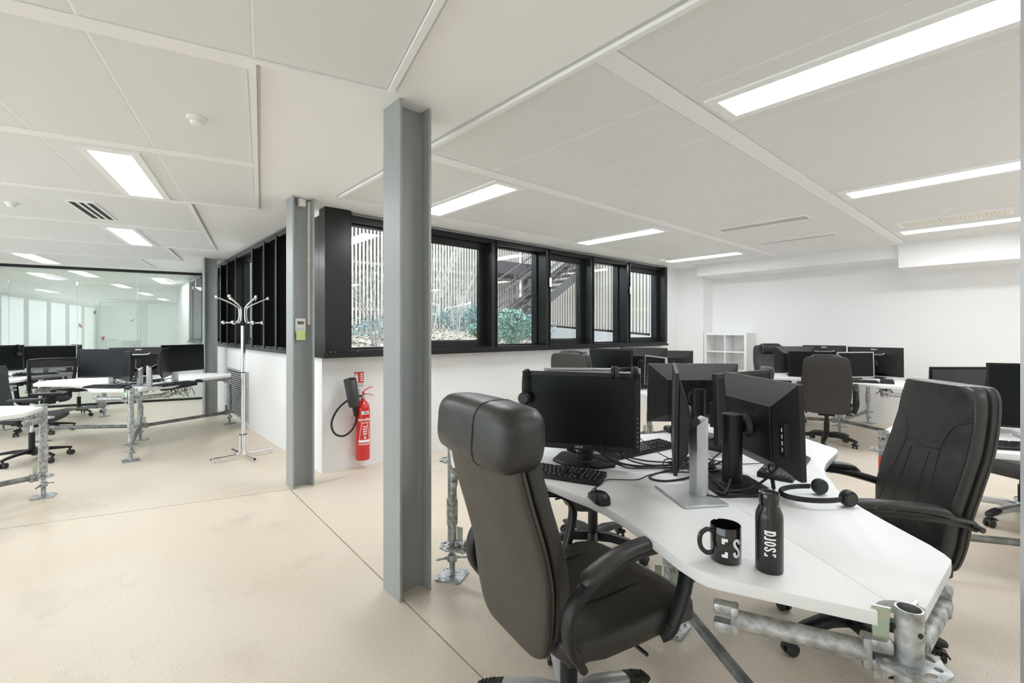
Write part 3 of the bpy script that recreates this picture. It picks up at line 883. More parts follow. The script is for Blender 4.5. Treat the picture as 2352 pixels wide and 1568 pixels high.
def exec_chair(name, label, loc, rz, head='none', base_m=None, swivel=0, low=0.0, arms='loop', leather=None, ws=0.92, fw=0.0):
    t = thing(name, label, 'chair', (loc[0], loc[1], 0), R(rz), 'black leather executive chairs')
    lm = leather or m_leather
    bm_ = base_m or m_plas
    # five-star base
    hub = MB().lathe([(0.02, 0.085), (0.045, 0.088), (0.050, 0.12), (0.036, 0.145), (0.030, 0.15)], 20).build('hub', bm_, t)
    for k in range(5):
        a = R(swivel + 72 * k)
        path = [(0.03, 0, 0.112), (0.12, 0, 0.118), (0.22, 0, 0.105), (0.30, 0, 0.086), (0.325, 0, 0.080)]
        l = MB().sweep(path, [0.034, 0.031, 0.027, 0.023, 0.016], [0.026, 0.024, 0.020, 0.015, 0.010], n=12, e=0.5).build('base_leg', bm_, t, rz=a)
        if bm_ is m_silver:
            MB().sweep([(0.235, 0, 0.1075), (0.28, 0, 0.098), (0.322, 0, 0.086), (0.334, 0, 0.080)], [0.0265, 0.0255, 0.022, 0.014], [0.0165, 0.0155, 0.0125, 0.007], n=12, e=0.5).build('leg_grip', m_rubber, l)
            gr = MB()
            for q in range(4):
                gr.cbox((0.27 + 0.014 * q, 0, 0.1165 - 0.0045 * q), (0.005, 0.036, 0.004))
            gr.build('grip_rib', m_rubber, l, smooth=0)
        w = MB()
        for s in (1, -1):
            w.cyl((0.30, s * 0.008, 0.027), (0.30, s * 0.025, 0.027), 0.027, n=18)
        w.xf(Matrix.Translation((0.30, 0, 0)) @ Matrix.Rotation(R(40 * k), 4, 'Z') @ Matrix.Translation((-0.30 + 0.012, 0, 0)))
        w.cyl((0.30, 0, 0.03), (0.30, 0, 0.078), 0.010, n=10)
        w.build('caster', m_wheel, l, bevel=0.004)
        hd = MB().sweep([(0.27, 0, 0.045), (0.285, 0, 0.060), (0.30, 0, 0.062), (0.318, 0, 0.054), (0.330, 0, 0.034)], 0.026, 0.004, n=8, e=0.5)
        hd.build('caster_hood', m_wheel, l)
    MB().cyl((0, 0, 0.14), (0, 0, 0.27), 0.030, n=24).cyl((0, 0, 0.27), (0, 0, 0.36), 0.022, n=24).build('gas_cylinder', m_plas, t)
    mech = MB().box(-0.13, 0.11, -0.085, 0.085, 0.355, 0.395)
    mech.build('tilt_mechanism', m_plas, t, bevel=0.012)
    MB().sweep([(0.04, -0.08, 0.375), (0.04, -0.18, 0.37), (0.045, -0.255, 0.362)], 0.006, n=8).build('lever', m_plas, t)
    # seat: padded, with a waterfall front
    rings = []
    for x, zc, hz, hw in ((-0.255, 0.445, 0.028, 0.20), (-0.235, 0.445, 0.045, 0.232), (-0.12, 0.440, 0.055, 0.255), (0.05, 0.442, 0.060, 0.262), (0.17, 0.445, 0.062, 0.262), (0.235, 0.438, 0.062, 0.256), (0.275, 0.425, 0.056, 0.245), (0.295, 0.412, 0.040, 0.225), (0.302, 0.405, 0.018, 0.20)):
        rings.append(se_ring(x, 0, zc, hw, hz, 0.45, 32, 'x'))
    s = MB().ring_loft(rings).build('seat', lm, t, smooth=60)
    MB().sweep([(-0.22, 0.20, 0.398), (0.2, 0.235, 0.395), (0.25, 0.0, 0.39), (0.2, -0.235, 0.395), (-0.22, -0.20, 0.398)], 0.012, n=8).build('seat_pan', m_plas, s)
    for yy in (-0.13, 0.13):
        MB().sweep([(x, yy, 0.442 + (0.0605 if x < 0.2 else 0.0605 - (x - 0.2) * 0.25)) for x in (-0.2, -0.1, 0, 0.1, 0.18, 0.24)], 0.0028, n=5).build('seam', m_seam, s)
    # back: front cushion and rear shell with a dark groove between
    P = [Vector((p.x, p.y * ws, p.z)) for p in smooth_back()]
    zt = 1.145 - low
    def sc(z):
        return 0.44 + (z - 0.44) * (zt - 0.44) / (1.145 - 0.44)
    b = MB().ring_loft([se_ring(p.x + 0.022, 0, sc(p.z), 0.036 * (0.45 if i in (0, len(P) - 1) else 1), p.y * 0.985, 0.42, 40) for i, p in enumerate(P)])
    bk = b.build('backrest', lm, t, smooth=60)
    b = MB().ring_loft([se_ring(p.x - 0.028, 0, sc(p.z) - (0.004 if i == len(P) - 1 else 0), 0.022 * (0.5 if i in (0, len(P) - 1) else 1), p.y, 0.35, 40) for i, p in enumerate(P)])
    sh = b.build('back_shell', leather or (m_leather2 if head == 'roll' else m_leather3), t, smooth=60)
    MB().ring_loft([se_ring(p.x - 0.012, 0, sc(p.z), 0.014, p.y * 0.93, 0.4, 32) for p in P[2:-2]]).build('groove', m_rubber, t, smooth=60)
    for sgn in (1, -1):
        MB().sweep([(p.x - 0.028, sgn * (p.y + 0.0005), sc(p.z)) for p in P[3:-2]], 0.0022, n=5).build('stitch', m_seam, sh)
    if head == 'none':
        def line(pts):
            pts = catmull(pts, 6)
            return MB().sweep([(cushion_front(p[0], p[1], -0.0005), p[0] * ws, sc(p[1])) for p in pts], 0.0024, n=5).build('seam', m_seam, bk)
        line([(-0.115, 0.885, 0), (-0.06, 0.876, 0), (0, 0.873, 0), (0.06, 0.876, 0), (0.115, 0.885, 0)])
        for s in (1, -1):
            line([(s * 0.115, 0.885, 0), (s * 0.128, 0.93, 0), (s * 0.165, 0.985, 0), (s * 0.235, 1.01, 0)])
            line([(s * 0.115, 0.885, 0), (s * 0.12, 0.82, 0), (s * 0.145, 0.70, 0), (s * 0.19, 0.58, 0), (s * 0.215, 0.52, 0)])
            line([(s * 0.06, 0.86, 0), (s * 0.06, 0.76, 0), (s * 0.075, 0.66, 0), (s * 0.085, 0.54, 0)])
            line([(s * 0.222, 1.09, 0), (s * 0.238, 0.99, 0), (s * 0.248, 0.87, 0), (s * 0.252, 0.76, 0), (s * 0.243, 0.64, 0), (s * 0.225, 0.54, 0)])
    elif head == 'roll':
        # thick pillow folded over the top of the back
        rings = []
        for y, k in ((-0.272, 0.25), (-0.266, 0.60), (-0.250, 0.86), (-0.22, 0.96), (-0.15, 1.0), (-0.08, 1.01), (0, 1.02), (0.08, 1.01), (0.15, 1.0), (0.22, 0.96), (0.250, 0.86), (0.266, 0.60), (0.272, 0.25)):
            ring = []
            for j in range(36):
                a = 2 * PI * j / 36
                # egg section: fuller to the rear, tucked in at the bottom
                dx = 0.080 * spow(math.cos(a), 0.62) * k; dz = 0.094 * spow(math.sin(a), 0.62) * k
                ring.append((-0.382 + dx - 0.10 * dz * (1 if dz < 0 else 0.35) * -1, y * ws, 1.062 + dz))
            rings.append(ring)
        hp = MB().ring_loft(rings).build('headrest', lm, t, smooth=60)
        for yy in (-0.076 * ws,):
            pts = []
            for j in range(13):
                a = R(60 + j * 16)
                dz = 0.0945 * spow(math.sin(a), 0.62)
                pts.append((-0.382 + 0.0805 * spow(math.cos(a), 0.62) + 0.10 * dz * (1 if dz < 0 else 0.35), yy, 1.062 + dz))
            MB().sweep(pts, 0.003, n=6).build('seam', m_seam, hp)
    elif head == 'flap':
        rings = []
        for y, k in ((-0.150, 0.4), (-0.145, 0.8), (-0.12, 1.0), (0, 1.03), (0.12, 1.0), (0.145, 0.8), (0.150, 0.4)):
            rings.append([(-0.338 + 0.075 * spow(math.cos(2 * PI * j / 28), 0.7) * k, y, zt - 0.055 + 0.082 * spow(math.sin(2 * PI * j / 28), 0.75) * k) for j in range(28)])
        MB().ring_loft(rings).build('headrest', lm, t, smooth=60)
    if arms:
        for s in (1, -1):
            y = s * 0.285
            if arms == 'arch':
                hw = 0.25 * ws
                path = catmull([(-0.300, s * (hw + 0.022), 0.625), (-0.24, s * (hw + 0.03), 0.645), (-0.10, y, 0.675), (0.06, y, 0.685), (0.20, y, 0.675), (0.30, y, 0.640), (0.325, y, 0.57), (0.27, y, 0.47), (0.18, s * 0.262, 0.41)], 5)
            else: path = catmull([(-0.225, s * 0.262, 0.43), (-0.285, y, 0.52), (-0.280, y, 0.61), (-0.215, y, 0.665), (-0.10, y, 0.700), (0.03, y, 0.705), (0.13, y, 0.680), (0.185, y, 0.62), (0.178, y, 0.54), (0.13, s * 0.272, 0.43), (0.10, s * 0.255, 0.405)], 5)
            a = MB().sweep(path, 0.024, 0.013 if arms == 'loop' else 0.017, n=12, e=0.6, up=(1, 0, 0)).build('armrest', m_plas, t, smooth=50)
            pad = catmull([(-0.235, y, 0.668), (-0.20, y, 0.690), (-0.10, y, 0.720), (0.01, y, 0.726), (0.06, y, 0.720)] if arms == 'loop' else [(-0.19, y, 0.672), (-0.15, y, 0.692), (-0.06, y, 0.702), (0.08, y, 0.708), (0.20, y, 0.700), (0.26, y, 0.680)], 5)
            n = len(pad)
            MB().sweep(pad, [0.027 * min(1, 0.55 + 3 * min(i, n - 1 - i) / n) for i in range(n)], [0.017 * min(1, 0.5 + 3 * min(i, n - 1 - i) / n) for i in range(n)], n=14, e=0.7).build('arm_pad', lm, a, smooth=60)
            MB().cyl((0.125, y * 0.90, 0.430), (0.125, y * 0.995, 0.430), 0.011, n=12).build('bolt', m_plasg, a)
            bz = (-0.265, 0.49) if arms == 'loop' else (-0.285, 0.632)
            MB().cyl((bz[0], y * 0.9, bz[1]), (bz[0], y * 1.03 + s * 0.004, bz[1]), 0.011, n=12).build('bolt', m_plasg, a)
    if fw:                       # the back and seat sit forward on the base
        for o in t.children:
            if o.name.split('.')[0] not in ('hub', 'base_leg', 'gas_cylinder'):
                o.location.x += fw
    return t

exec_chair('executive_chair', 'black leather chair with a rolled headrest and silver base, seen from behind in the foreground', (1.215, 1.075), -10, 'roll', m_silver, 63, ws=0.86, fw=0.06)
exec_chair('executive_chair', 'black leather chair seen from the front at the right of the foreground desk', (2.465, 0.550), 131, 'none', m_plas, 20, arms='arch', ws=0.87)
exec_chair('executive_chair', 'black leather chair whose silver base and seat show at the right edge', (4.93, 0.08), 150, 'none', m_silver, 0)
exec_chair('executive_chair', 'black leather chair seen square from behind at the desk by the end wall', (6.62, 1.72), 14, 'flap', m_plas, 30, 0.075)
exec_chair('executive_chair', 'black leather chair facing the room behind the monitors by the end wall', (7.72, 2.58), 228, 'flap', m_plas, 10)
exec_chair('executive_chair', 'leather chair top with a pale sheen under the windows, behind the big dark screen', (3.88, 3.10), 4, 'flap', m_plas, 10)
exec_chair('executive_chair', 'black chair tucked behind the foreground desk, only its star base showing below', (2.29, 1.83), 240, 'none', m_plas, 50, 0.14, None)
exec_chair('executive_chair', 'low black chair top peeking between the two dark monitors of the front desk', (5.17, 2.27), 116, 'none', m_plas, 0, 0.16)

def mesh_mat():
    m = bpy.data.materials.new('chair mesh'); m.use_nodes = True
    nt = m.node_tree; b = nt.nodes['Principled BSDF']; b.inputs['Base Color'].default_value = (0.03, 0.032, 0.032, 1); b.inputs['Roughness'].default_value = 0.8
    t = nt.nodes.new('ShaderNodeBsdfTransparent'); mx = nt.nodes.new('ShaderNodeMixShader'); mx.inputs[0].default_value = 0.72
    o = nt.nodes['Material Output']
    nt.links.new(t.outputs[0], mx.inputs[1]); nt.links.new(b.outputs[0], mx.inputs[2]); nt.links.new(mx.outputs[0], o.inputs[0])
    return m
m_mesh = mesh_mat()
def task_chair(label, loc, rz, mesh_back, swivel=0):
    t = thing('task_chair', label, 'chair', (loc[0], loc[1], 0), R(rz), 'task chairs at the left desks')
    MB().lathe([(0.02, 0.07), (0.04, 0.075), (0.042, 0.12), (0.03, 0.125)], 18).build('hub', m_plas, t)
    for k in range(5):
        a = R(swivel + 72 * k)
        l = MB().sweep([(0.03, 0, 0.105), (0.15, 0, 0.105), (0.27, 0, 0.090), (0.318, 0, 0.080)], [0.024, 0.022, 0.017, 0.012], [0.020, 0.017, 0.012, 0.010], n=10, e=0.5).build('base_leg', m_plas, t, rz=a)
        w = MB()
        for s in (1, -1):
            w.cyl((0.30, s * 0.008, 0.028), (0.30, s * 0.026, 0.028), 0.028, n=18)
        w.xf(Matrix.Translation((0.30, 0, 0)) @ Matrix.Rotation(R(55 * k + 20), 4, 'Z') @ Matrix.Translation((-0.29, 0, 0)))
        w.cyl((0.30, 0, 0.03), (0.30, 0, 0.078), 0.010, n=10)
        w.build('caster', m_wheel, l, bevel=0.004)
    MB().cyl((0, 0, 0.12), (0, 0, 0.30), 0.026, n=20).build('gas_cylinder', m_plas, t)
    MB().cyl((0, 0, 0.30), (0, 0, 0.39), 0.014, n=16).build('piston', m_chrome, t)
    MB().box(-0.14, 0.10, -0.08, 0.08, 0.385, 0.425).build('tilt_mechanism', m_plas, t, bevel=0.012)
    rings = [se_ring(x, 0, 0.452, hw, hz, 0.5, 28, 'x') for x, hw, hz in ((-0.22, 0.17, 0.015), (-0.20, 0.21, 0.030), (0, 0.245, 0.036), (0.18, 0.24, 0.036), (0.24, 0.215, 0.028), (0.255, 0.18, 0.012))]
    MB().ring_loft(rings).build('seat', m_fabric, t, smooth=60)
    bx = lambda z: -0.195 - 0.10 * (z - 0.5) - 0.035 * math.sin((z - 0.5) * 5)
    if mesh_back:
        loop = catmull([(bx(0.53), -0.19, 0.53), (bx(0.75), -0.225, 0.75), (bx(0.955), -0.235, 0.955), (bx(0.985), -0.21, 0.985), (bx(0.99), 0, 0.99), (bx(0.985), 0.21, 0.985), (bx(0.955), 0.235, 0.955), (bx(0.75), 0.225, 0.75), (bx(0.53), 0.19, 0.53), (bx(0.515), 0, 0.515)], 5, True)
        f = MB().sweep(loop, 0.020, 0.013, n=8, e=0.6, closed=True, up=(1, 0, 0)).build('back_frame', m_plas, t, smooth=60)
        v = []; fc = []
        nz, ny = 10, 6
        for i in range(nz + 1):
            z = 0.53 + 0.45 * i / nz; hw = 0.19 + 0.04 * min(1, (z - 0.53) / 0.25)
            for j in range(ny + 1):
                v.append((bx(z) - 0.012 * (1 - (2 * j / ny - 1) ** 2), -hw + 2 * hw * j / ny, z))
        for i in range(nz):
            for j in range(ny):
                a = i * (ny + 1) + j; fc.append((a, a + 1, a + ny + 2, a + ny + 1))
        MB().add(v, fc).build('back_mesh', m_mesh, t, smooth=60)
        MB().sweep([(bx(0.68) - 0.035, -0.22, 0.69), (bx(0.68) - 0.05, 0, 0.68), (bx(0.68) - 0.035, 0.22, 0.69)], 0.016, 0.006, n=8, e=0.6).build('lumbar_bar', m_plasg, f)
    else:
        rings = []
        for k in range(12):
            z = 0.50 + 0.50 * k / 11
            hw = 0.19 + 0.045 * min(1, k / 4) - (0.03 if k == 11 else 0) - (0.01 if k == 10 else 0)
            rings.append(se_ring(bx(z), 0, z, 0.030 * (0.5 if k in (0, 11) else 1), hw, 0.45, 28))
        MB().ring_loft(rings).build('backrest', m_fabric, t, smooth=60)
    MB().sweep(catmull([(-0.10, 0, 0.40), (-0.22, 0, 0.42), (-0.262, 0, 0.52), (-0.285, 0, 0.66)], 5), 0.035, 0.012, n=10, e=0.6).build('spine', m_plas, t)
    for s in (1, -1):
        y = s * 0.265
        a = MB().sweep(catmull([(-0.02, s * 0.15, 0.41), (-0.03, s * 0.245, 0.43), (-0.02, y, 0.50), (0.03, y, 0.655)], 5), 0.026, 0.012, n=10, e=0.6, up=(1, 0, 0)).build('armrest', m_plas, t, smooth=50)
        MB().box(-0.10, 0.16, y - 0.042, y + 0.042, 0.655, 0.682).build('arm_pad', m_plasg, a, bevel=0.01)
    return t
task_chair('dark upholstered task chair at the far left edge, turned to the desk on the right', (-0.50, 7.05), -12, False, 28)
task_chair('black task chair with an open mesh back, seen from behind at the far left desk', (-0.52, 8.93), 112, True, 30)
task_chair('task chair in front of the glass, only its star base showing under the left desk', (-0.20, 10.40), 215, False, 10)

# ================================================================== MONITORS
# panel meshes are built facing +x with the panel centre at the origin
_mon = {}
def mon_meshes(kind, w, h):
    key = (kind, round(w, 3), round(h, 3))
    if key in _mon:
        return _mon[key]
    d = {}
    a, b = w / 2, h / 2
    bz = {'asus': 0.020, 'dell': 0.010, 'silver': 0.013, 'eizo': 0.008}[kind]
    fm = {'asus': m_plas, 'dell': m_plas, 'silver': m_silverp, 'eizo': m_plas}[kind]
    th = 0.020 if kind != 'dell' else 0.012
    fr = MB()
    for y0, y1, z0, z1 in ((-a, -a + bz, -b, b), (a - bz, a, -b, b), (-a + bz, a - bz, b - bz, b), (-a + bz, a - bz, -b, -b + bz * 1.25)):
        fr.box(-th, 0, y0, y1, z0, z1)
    d['bezel'] = fr.mesh('bezel', fm, 0, 0.0015, 1)
    d['screen'] = MB().box(-th, -0.003, -a + bz, a - bz, -b + bz * 1.25, b - bz).mesh('screen', m_screen, 0)
    if kind in ('asus', 'eizo'):
        # sloping rear shell, cut off flat
        ka, kb, dp = (0.63, 0.60, 0.062) if kind == 'asus' else (0.78, 0.66, 0.05)
        zo = -0.02
        o = [(-th, -a, -b), (-th, a, -b), (-th, a, b), (-th, -a, b)]
        i = [(-dp, -a * ka, -b * kb + zo), (-dp, a * ka, -b * kb + zo), (-dp, a * ka, b * kb + zo), (-dp, -a * ka, b * kb + zo)]
        d['shell'] = MB().add(o + i, [(0, 1, 5, 4), (1, 2, 6, 5), (2, 3, 7, 6), (3, 0, 4, 7), (3, 2, 1, 0), (4, 5, 6, 7)]).mesh('rear_shell', m_perf if kind == 'asus' else m_plas, 0)
        d['plate'] = MB().box(-dp - 0.006, -dp, -a * ka, a * ka, -b * kb + zo, b * kb + zo).mesh('rear_plate', m_plas, 30, 0.002, 1)
        d['back'] = -dp - 0.006
        if kind == 'eizo':
            d['grip'] = MB().sweep(catmull([(-0.058, -0.12, b * 0.62), (-0.066, -0.10, b * 0.52), (-0.068, 0, b * 0.50), (-0.066, 0.10, b * 0.52), (-0.058, 0.12, b * 0.62)], 5), 0.006, 0.006, n=8).mesh('carry_grip', m_silverp, 40)
    else:
        dp = 0.045
        zb = -b + 0.02
        prof = [(-th, -b + 0.004), (-dp, -b + 0.075), (-dp, b - 0.11), (-th, b - 0.012)]
        v = []
        for y, k in ((-a + 0.006, 1), (a - 0.006, 1)):
            v += [(p[0], y, p[1]) for p in prof]
        d['shell'] = MB().add(v, [(0, 1, 2, 3), (7, 6, 5, 4), (0, 4, 5, 1), (1, 5, 6, 2), (2, 6, 7, 3), (3, 7, 4, 0)]).mesh('rear_shell', m_plas if kind == 'dell' else m_silverp, 0, 0.006, 2)
        d['back'] = -dp
    d['th'] = th
    _mon[key] = d
    return d

def monitor(label, base, brot, pc, prot, ztop, w=0.53, h=0.345, kind='asus', stand='black', z0=DESK_Z, group='monitors on the desks', roll=0):
    """base: foot centre, brot: foot heading, pc: panel centre, prot: the way the screen faces, ztop: top of the panel."""
    t = thing('monitor', label, 'monitor', (base[0], base[1], z0), R(brot), group)
    inv = Matrix.Rotation(-R(brot), 4, 'Z') @ Matrix.Translation((-base[0], -base[1], -z0))
    d = mon_meshes(kind, w, h)
    M = inv @ Matrix.Translation((pc[0], pc[1], ztop - h / 2)) @ Matrix.Rotation(R(prot), 4, 'Z') @ Matrix.Rotation(R(-2 if stand != 'silver' else -1), 4, 'Y')
    p = ob('bezel', d['bezel'], t, m=M)
    ob('screen', d['screen'], p)
    sh = ob('rear_shell', d['shell'], t, m=M)
    if 'plate' in d:
        ob('rear_plate', d['plate'], sh)
    if 'grip' in d:
        ob('carry_grip', d['grip'], sh, 'pale carry grip')
    if kind == 'asus':
        lg = ob('maker_mark', me_asus_dark, sh, m=Matrix.Translation((d['back'] - 0.0006, 0, h * 0.155)) @ Matrix.Rotation(R(-90), 4, 'Z') @ Matrix.Rotation(R(90), 4, 'X'))
        ob('maker_mark', me_asus_small, p, m=Matrix.Translation((0.0004, 0, -h / 2 + 0.0125)) @ Matrix.Rotation(R(90), 4, 'Z') @ Matrix.Rotation(R(90), 4, 'X'))
        bt = MB()
        for k in range(7):
            bt.box(0, 0.0006, w / 2 - 0.0115, w / 2 - 0.0085, -h / 2 + 0.03 + 0.02 * k, -h / 2 + 0.0345 + 0.02 * k)
        bt.build('button_marks', m_led, p, smooth=0)
        sd = MB().box(-0.058, -0.030, -w / 2 + 0.03, -w / 2 + 0.062, -0.09, 0.03).box(-0.0585, -0.058, -w / 2 + 0.036, -w / 2 + 0.056, -0.08, 0.02)
        sd.build('port_block', m_plas, sh, smooth=0)
        pt = MB()
        for k in range(4):
            pt.box(-0.0592, -0.0585, -w / 2 + 0.040, -w / 2 + 0.046, -0.072 + 0.024 * k, -0.058 + 0.024 * k)
        pt.build('port_mark', m_led, sh, smooth=0)
    if kind == 'eizo':
        ob('maker_mark', me_eizo, sh, m=Matrix.Translation((-0.030, 0, h * 0.425)) @ Matrix.Rotation(R(-90), 4, 'Z') @ Matrix.Rotation(R(68), 4, 'X'))
        MB().box(-0.056, -0.05, -w / 2 + 0.02, -w / 2 + 0.055, -0.06, 0.03).build('port_block', m_rubber, sh, smooth=0)
    # pivot disc and arm
    pv = M @ Vector((d['back'], 0, -0.02))
    rear = (M.to_3x3() @ Vector((-1, 0, 0))).normalized()
    arm_end = pv + rear * 0.018
    MB().cyl(pv, arm_end, 0.050, 0.042, n=24).build('pivot_disc', m_plasg if stand == 'black' else m_plas, sh if False else t)
    zc = pv.z
    if stand == 'black':
        MB().cyl((0, 0, 0.014), (0, 0, 0.20), 0.037, n=28).cyl((0, 0, 0.20), (0, 0, zc + 0.035), 0.033, n=28).build('stand_post', m_plas, t)
        MB().lathe([(0.0375, zc - 0.05), (0.0385, zc - 0.05), (0.0385, zc + 0.055), (0.030, zc + 0.058)], 28).build('post_head', m_plas, t)
        MB().sweep([arm_end - rear * 0.004, (arm_end + Vector((0, 0, zc))) / 2 if False else arm_end.lerp(Vector((0, 0, zc)), 0.5), (0, 0, zc)], 0.018, 0.024, n=10, e=0.6).build('neck', m_plas, t)
        hx = [(0.105, -0.075), (0.105, 0.075), (0.045, 0.145), (-0.10, 0.145), (-0.115, 0.12), (-0.115, -0.12), (-0.10, -0.145), (0.045, -0.145)]
        bs = MB().prism(hx, 0, 0.013).build('foot', m_plas, t, smooth=20, bevel=0.003)
        MB().lathe([(0.056, 0.013), (0.056, 0.0142), (0.052, 0.0146)], 32).build('foot_ring', m_plasg, bs)
    else:
        sm = m_silver if stand == 'silver' else m_silverp
        top = min(zc, 0.295); nx = -0.034
        v = []
        for sx, sy in ((-0.024, -0.028), (0.022, -0.028), (0.022, 0.028), (-0.024, 0.028)):
            v.append((sx + nx, sy, 0.008))
        for sx, sy, zz in ((-0.024, -0.028, top), (0.022, -0.028, top - 0.030), (0.022, 0.028, top - 0.030), (-0.024, 0.028, top)):
            v.append((sx + nx, sy, zz))
        MB().add(v, [(3, 2, 1, 0), (4, 5, 6, 7), (0, 1, 5, 4), (1, 2, 6, 5), (2, 3, 7, 6), (3, 0, 4, 7)]).build('stand_post', sm, t, smooth=30, bevel=0.003)
        MB().sweep([arm_end - rear * 0.004, arm_end.lerp(Vector((nx, 0, min(zc, top - 0.045))), 0.5), (nx, 0, min(zc, top - 0.045))], 0.018, 0.02, n=10, e=0.6).build('neck', m_plas, t)
        MB().box(-0.083, 0.083, -0.115, 0.115, 0, 0.009).build('foot', sm, t, smooth=20, bevel=0.003)
    return t

def on_base(pc, prot, off=0.105):
    return (pc[0] - off * math.cos(R(prot)), pc[1] - off * math.sin(R(prot)))

NG = 'monitors on the foreground desk'
monitor('large dark screen facing the camera on the foreground desk, headset hanging from its left corner', (1.715, 1.415), 206, (1.615, 1.37), 210, 1.178, group=NG)
monitor('silver framed monitor standing just behind the big dark screen, only its rim showing', (1.895, 1.505), 50, (1.96, 1.575), 42, 1.168, 0.50, 0.32, 'silver', 'grey', group=NG)
monitor('perforated black monitor seen from the back in the middle of the foreground desk', (2.585, 1.300), 48, (2.665, 1.385), 48, 1.170, group=NG)
monitor('thin monitor seen edge-on on a silver stand with a slanted top', (1.645, 0.862), 147, (1.600, 0.905), 120.5, 1.228, 0.54, 0.325, 'dell', 'silver', group=NG)
monitor('perforated black monitor seen from behind at an angle, right of the silver stand', (1.895, 0.815), 320, (2.035, 0.755), 321, 1.173, group=NG)
monitor('black monitor mostly hidden behind the angled perforated one on the foreground desk', (2.505, 1.105), 263, (2.49, 0.998), 263, 1.155, group=NG)
# desk under the windows
for lb, pc, pr, zt, w_, h_, k, st in (
    ('dark screen facing the room on the desk under the windows, beside the leather chair top', (4.33, 3.21), 200, 1.168, 0.50, 0.33, 'asus', 'black'),
    ('black monitor back on the window desk right of the dark screen', (4.70, 3.02), 20, 1.175, 0.53, 0.345, 'asus', 'black'),
    ('silver edged monitor turned sideways on the window desk', (4.40, 2.70), 146, 1.10, 0.50, 0.33, 'silver', 'grey'),
    ('small black monitor back standing alone left of the white bookcase', (5.50, 3.12), 30, 1.118, 0.50, 0.32, 'asus', 'black')):
    monitor(lb, on_base(pc, pr), pr, pc, pr, zt, w_, h_, k, st)
# desk by the end wall
for lb, pc, pr, zt, w_, h_, k, st in (
    ('black monitor back with slanted sides, leftmost on the desk by the end wall', (7.42, 2.33), 50, 1.150, 0.58, 0.36, 'asus', 'black'),
    ('wide dark screen partly behind the chair back by the end wall', (7.10, 1.98), 200, 1.095, 0.60, 0.34, 'dell', 'black'),
    ('dark screen in a grey frame turned right, by the end wall', (7.25, 1.56), 234, 1.100, 0.50, 0.33, 'silver', 'black'),
    ('black monitor back with a white maker mark and grip, rightmost by the end wall', (7.80, 1.47), 352, 1.150, 0.62, 0.38, 'eizo', 'black'),
    ('black monitor back behind the grey framed screen, by the end wall', (7.95, 2.10), 20, 1.158, 0.53, 0.345, 'eizo', 'black')):
    monitor(lb, on_base(pc, pr), pr, pc, pr, zt, w_, h_, k, st)
# desk at the right edge
for lb, pc, pr, zt, w_, h_, k, st in (
    ('big dark screen in a silver edge at the right edge of the picture', (3.90, -0.06), 200, 1.182, 0.56, 0.36, 'dell', 'grey'),
    ('black monitor back behind the right leather chair', (4.17, 0.30), 48, 1.136, 0.53, 0.34, 'dell', 'grey')):
    monitor(lb, on_base(pc, pr), pr, pc, pr, zt, w_, h_, k, st)
# left desk
monitor('dark screen on a silver foot, leftmost on the desk left of the coat stand', on_base((0.055, 6.99), 230), 226, (0.055, 6.99), 230, 1.162, 0.53, 0.315, 'dell', 'silver')
monitor('thin monitor edge-on, left of the pair of silver stands', (0.34, 6.70), 193, (0.225, 6.88), 193, 1.142, 0.53, 0.325, 'dell', 'silver')
monitor('thin monitor edge-on, right of the pair of silver stands', (0.475, 6.44), 345, (0.61, 6.56), 345, 1.175, 0.53, 0.325, 'dell', 'silver')
monitor('dark screen facing the camera at the right of the left desk', on_base((0.79, 6.79), 302), 302, (0.79, 6.79), 302, 1.203, 0.53, 0.315, 'dell', 'silver')
monitor('black monitor back with a white maker mark on the left desk', on_base((0.43, 7.92), 83), 83, (0.43, 7.92), 83, 1.150, 0.60, 0.37, 'eizo', 'black')
# far left desk
for lb, pc, pr, zt, w_, h_, k, st in (
    ('wide dark screen in a pale frame at the far left, headset on its corner', (-0.53, 9.62), 278, 1.158, 0.66, 0.335, 'silver', 'grey'),
    ('dark screen cut by the left edge of the picture, headset hanging on it', (-0.96, 9.17), 300, 1.176, 0.53, 0.345, 'asus', 'black'),
    ('black monitor back seen from the side at the far left', (-0.20, 9.90), 12, 1.160, 0.53, 0.345, 'asus', 'black')):
    monitor(lb, on_base(pc, pr), pr, pc, pr, zt, w_, h_, k, st)

# ================================================================== KEYBOARDS, MICE, HEADSETS
KEYS = []
def _row(y, start, widths, step=0.0188):
    x = start
    for q in widths:
        if q > 0:
            KEYS.append((x + q * step / 2, y, q))
        x += abs(q) * step
X0 = -0.214
_row(0.052, X0, [1, -1] + [1] * 4 + [-.5] + [1] * 4 + [-.5] + [1] * 4 + [-.35] + [1] * 3 + [-.35] + [1] * 4)
_row(0.029, X0, [1] * 13 + [2] + [-.35] + [1] * 3 + [-.35] + [1] * 4)
_row(0.010, X0, [1.5] + [1] * 12 + [1.5] + [-.35] + [1] * 3 + [-.35] + [1] * 4)
_row(-0.009, X0, [1.75] + [1] * 11 + [2.25] + [-3.7] + [1] * 4)
_row(-0.028, X0, [1.25] + [1] * 11 + [2.75] + [-1.35, 1, -1.35] + [1] * 4)
_row(-0.047, X0, [1.25, 1.25, 1.25, 6.25, 1.25, 1.25, 1.25, 1.25] + [-.35] + [1] * 3 + [-.35] + [2, 1, 1])
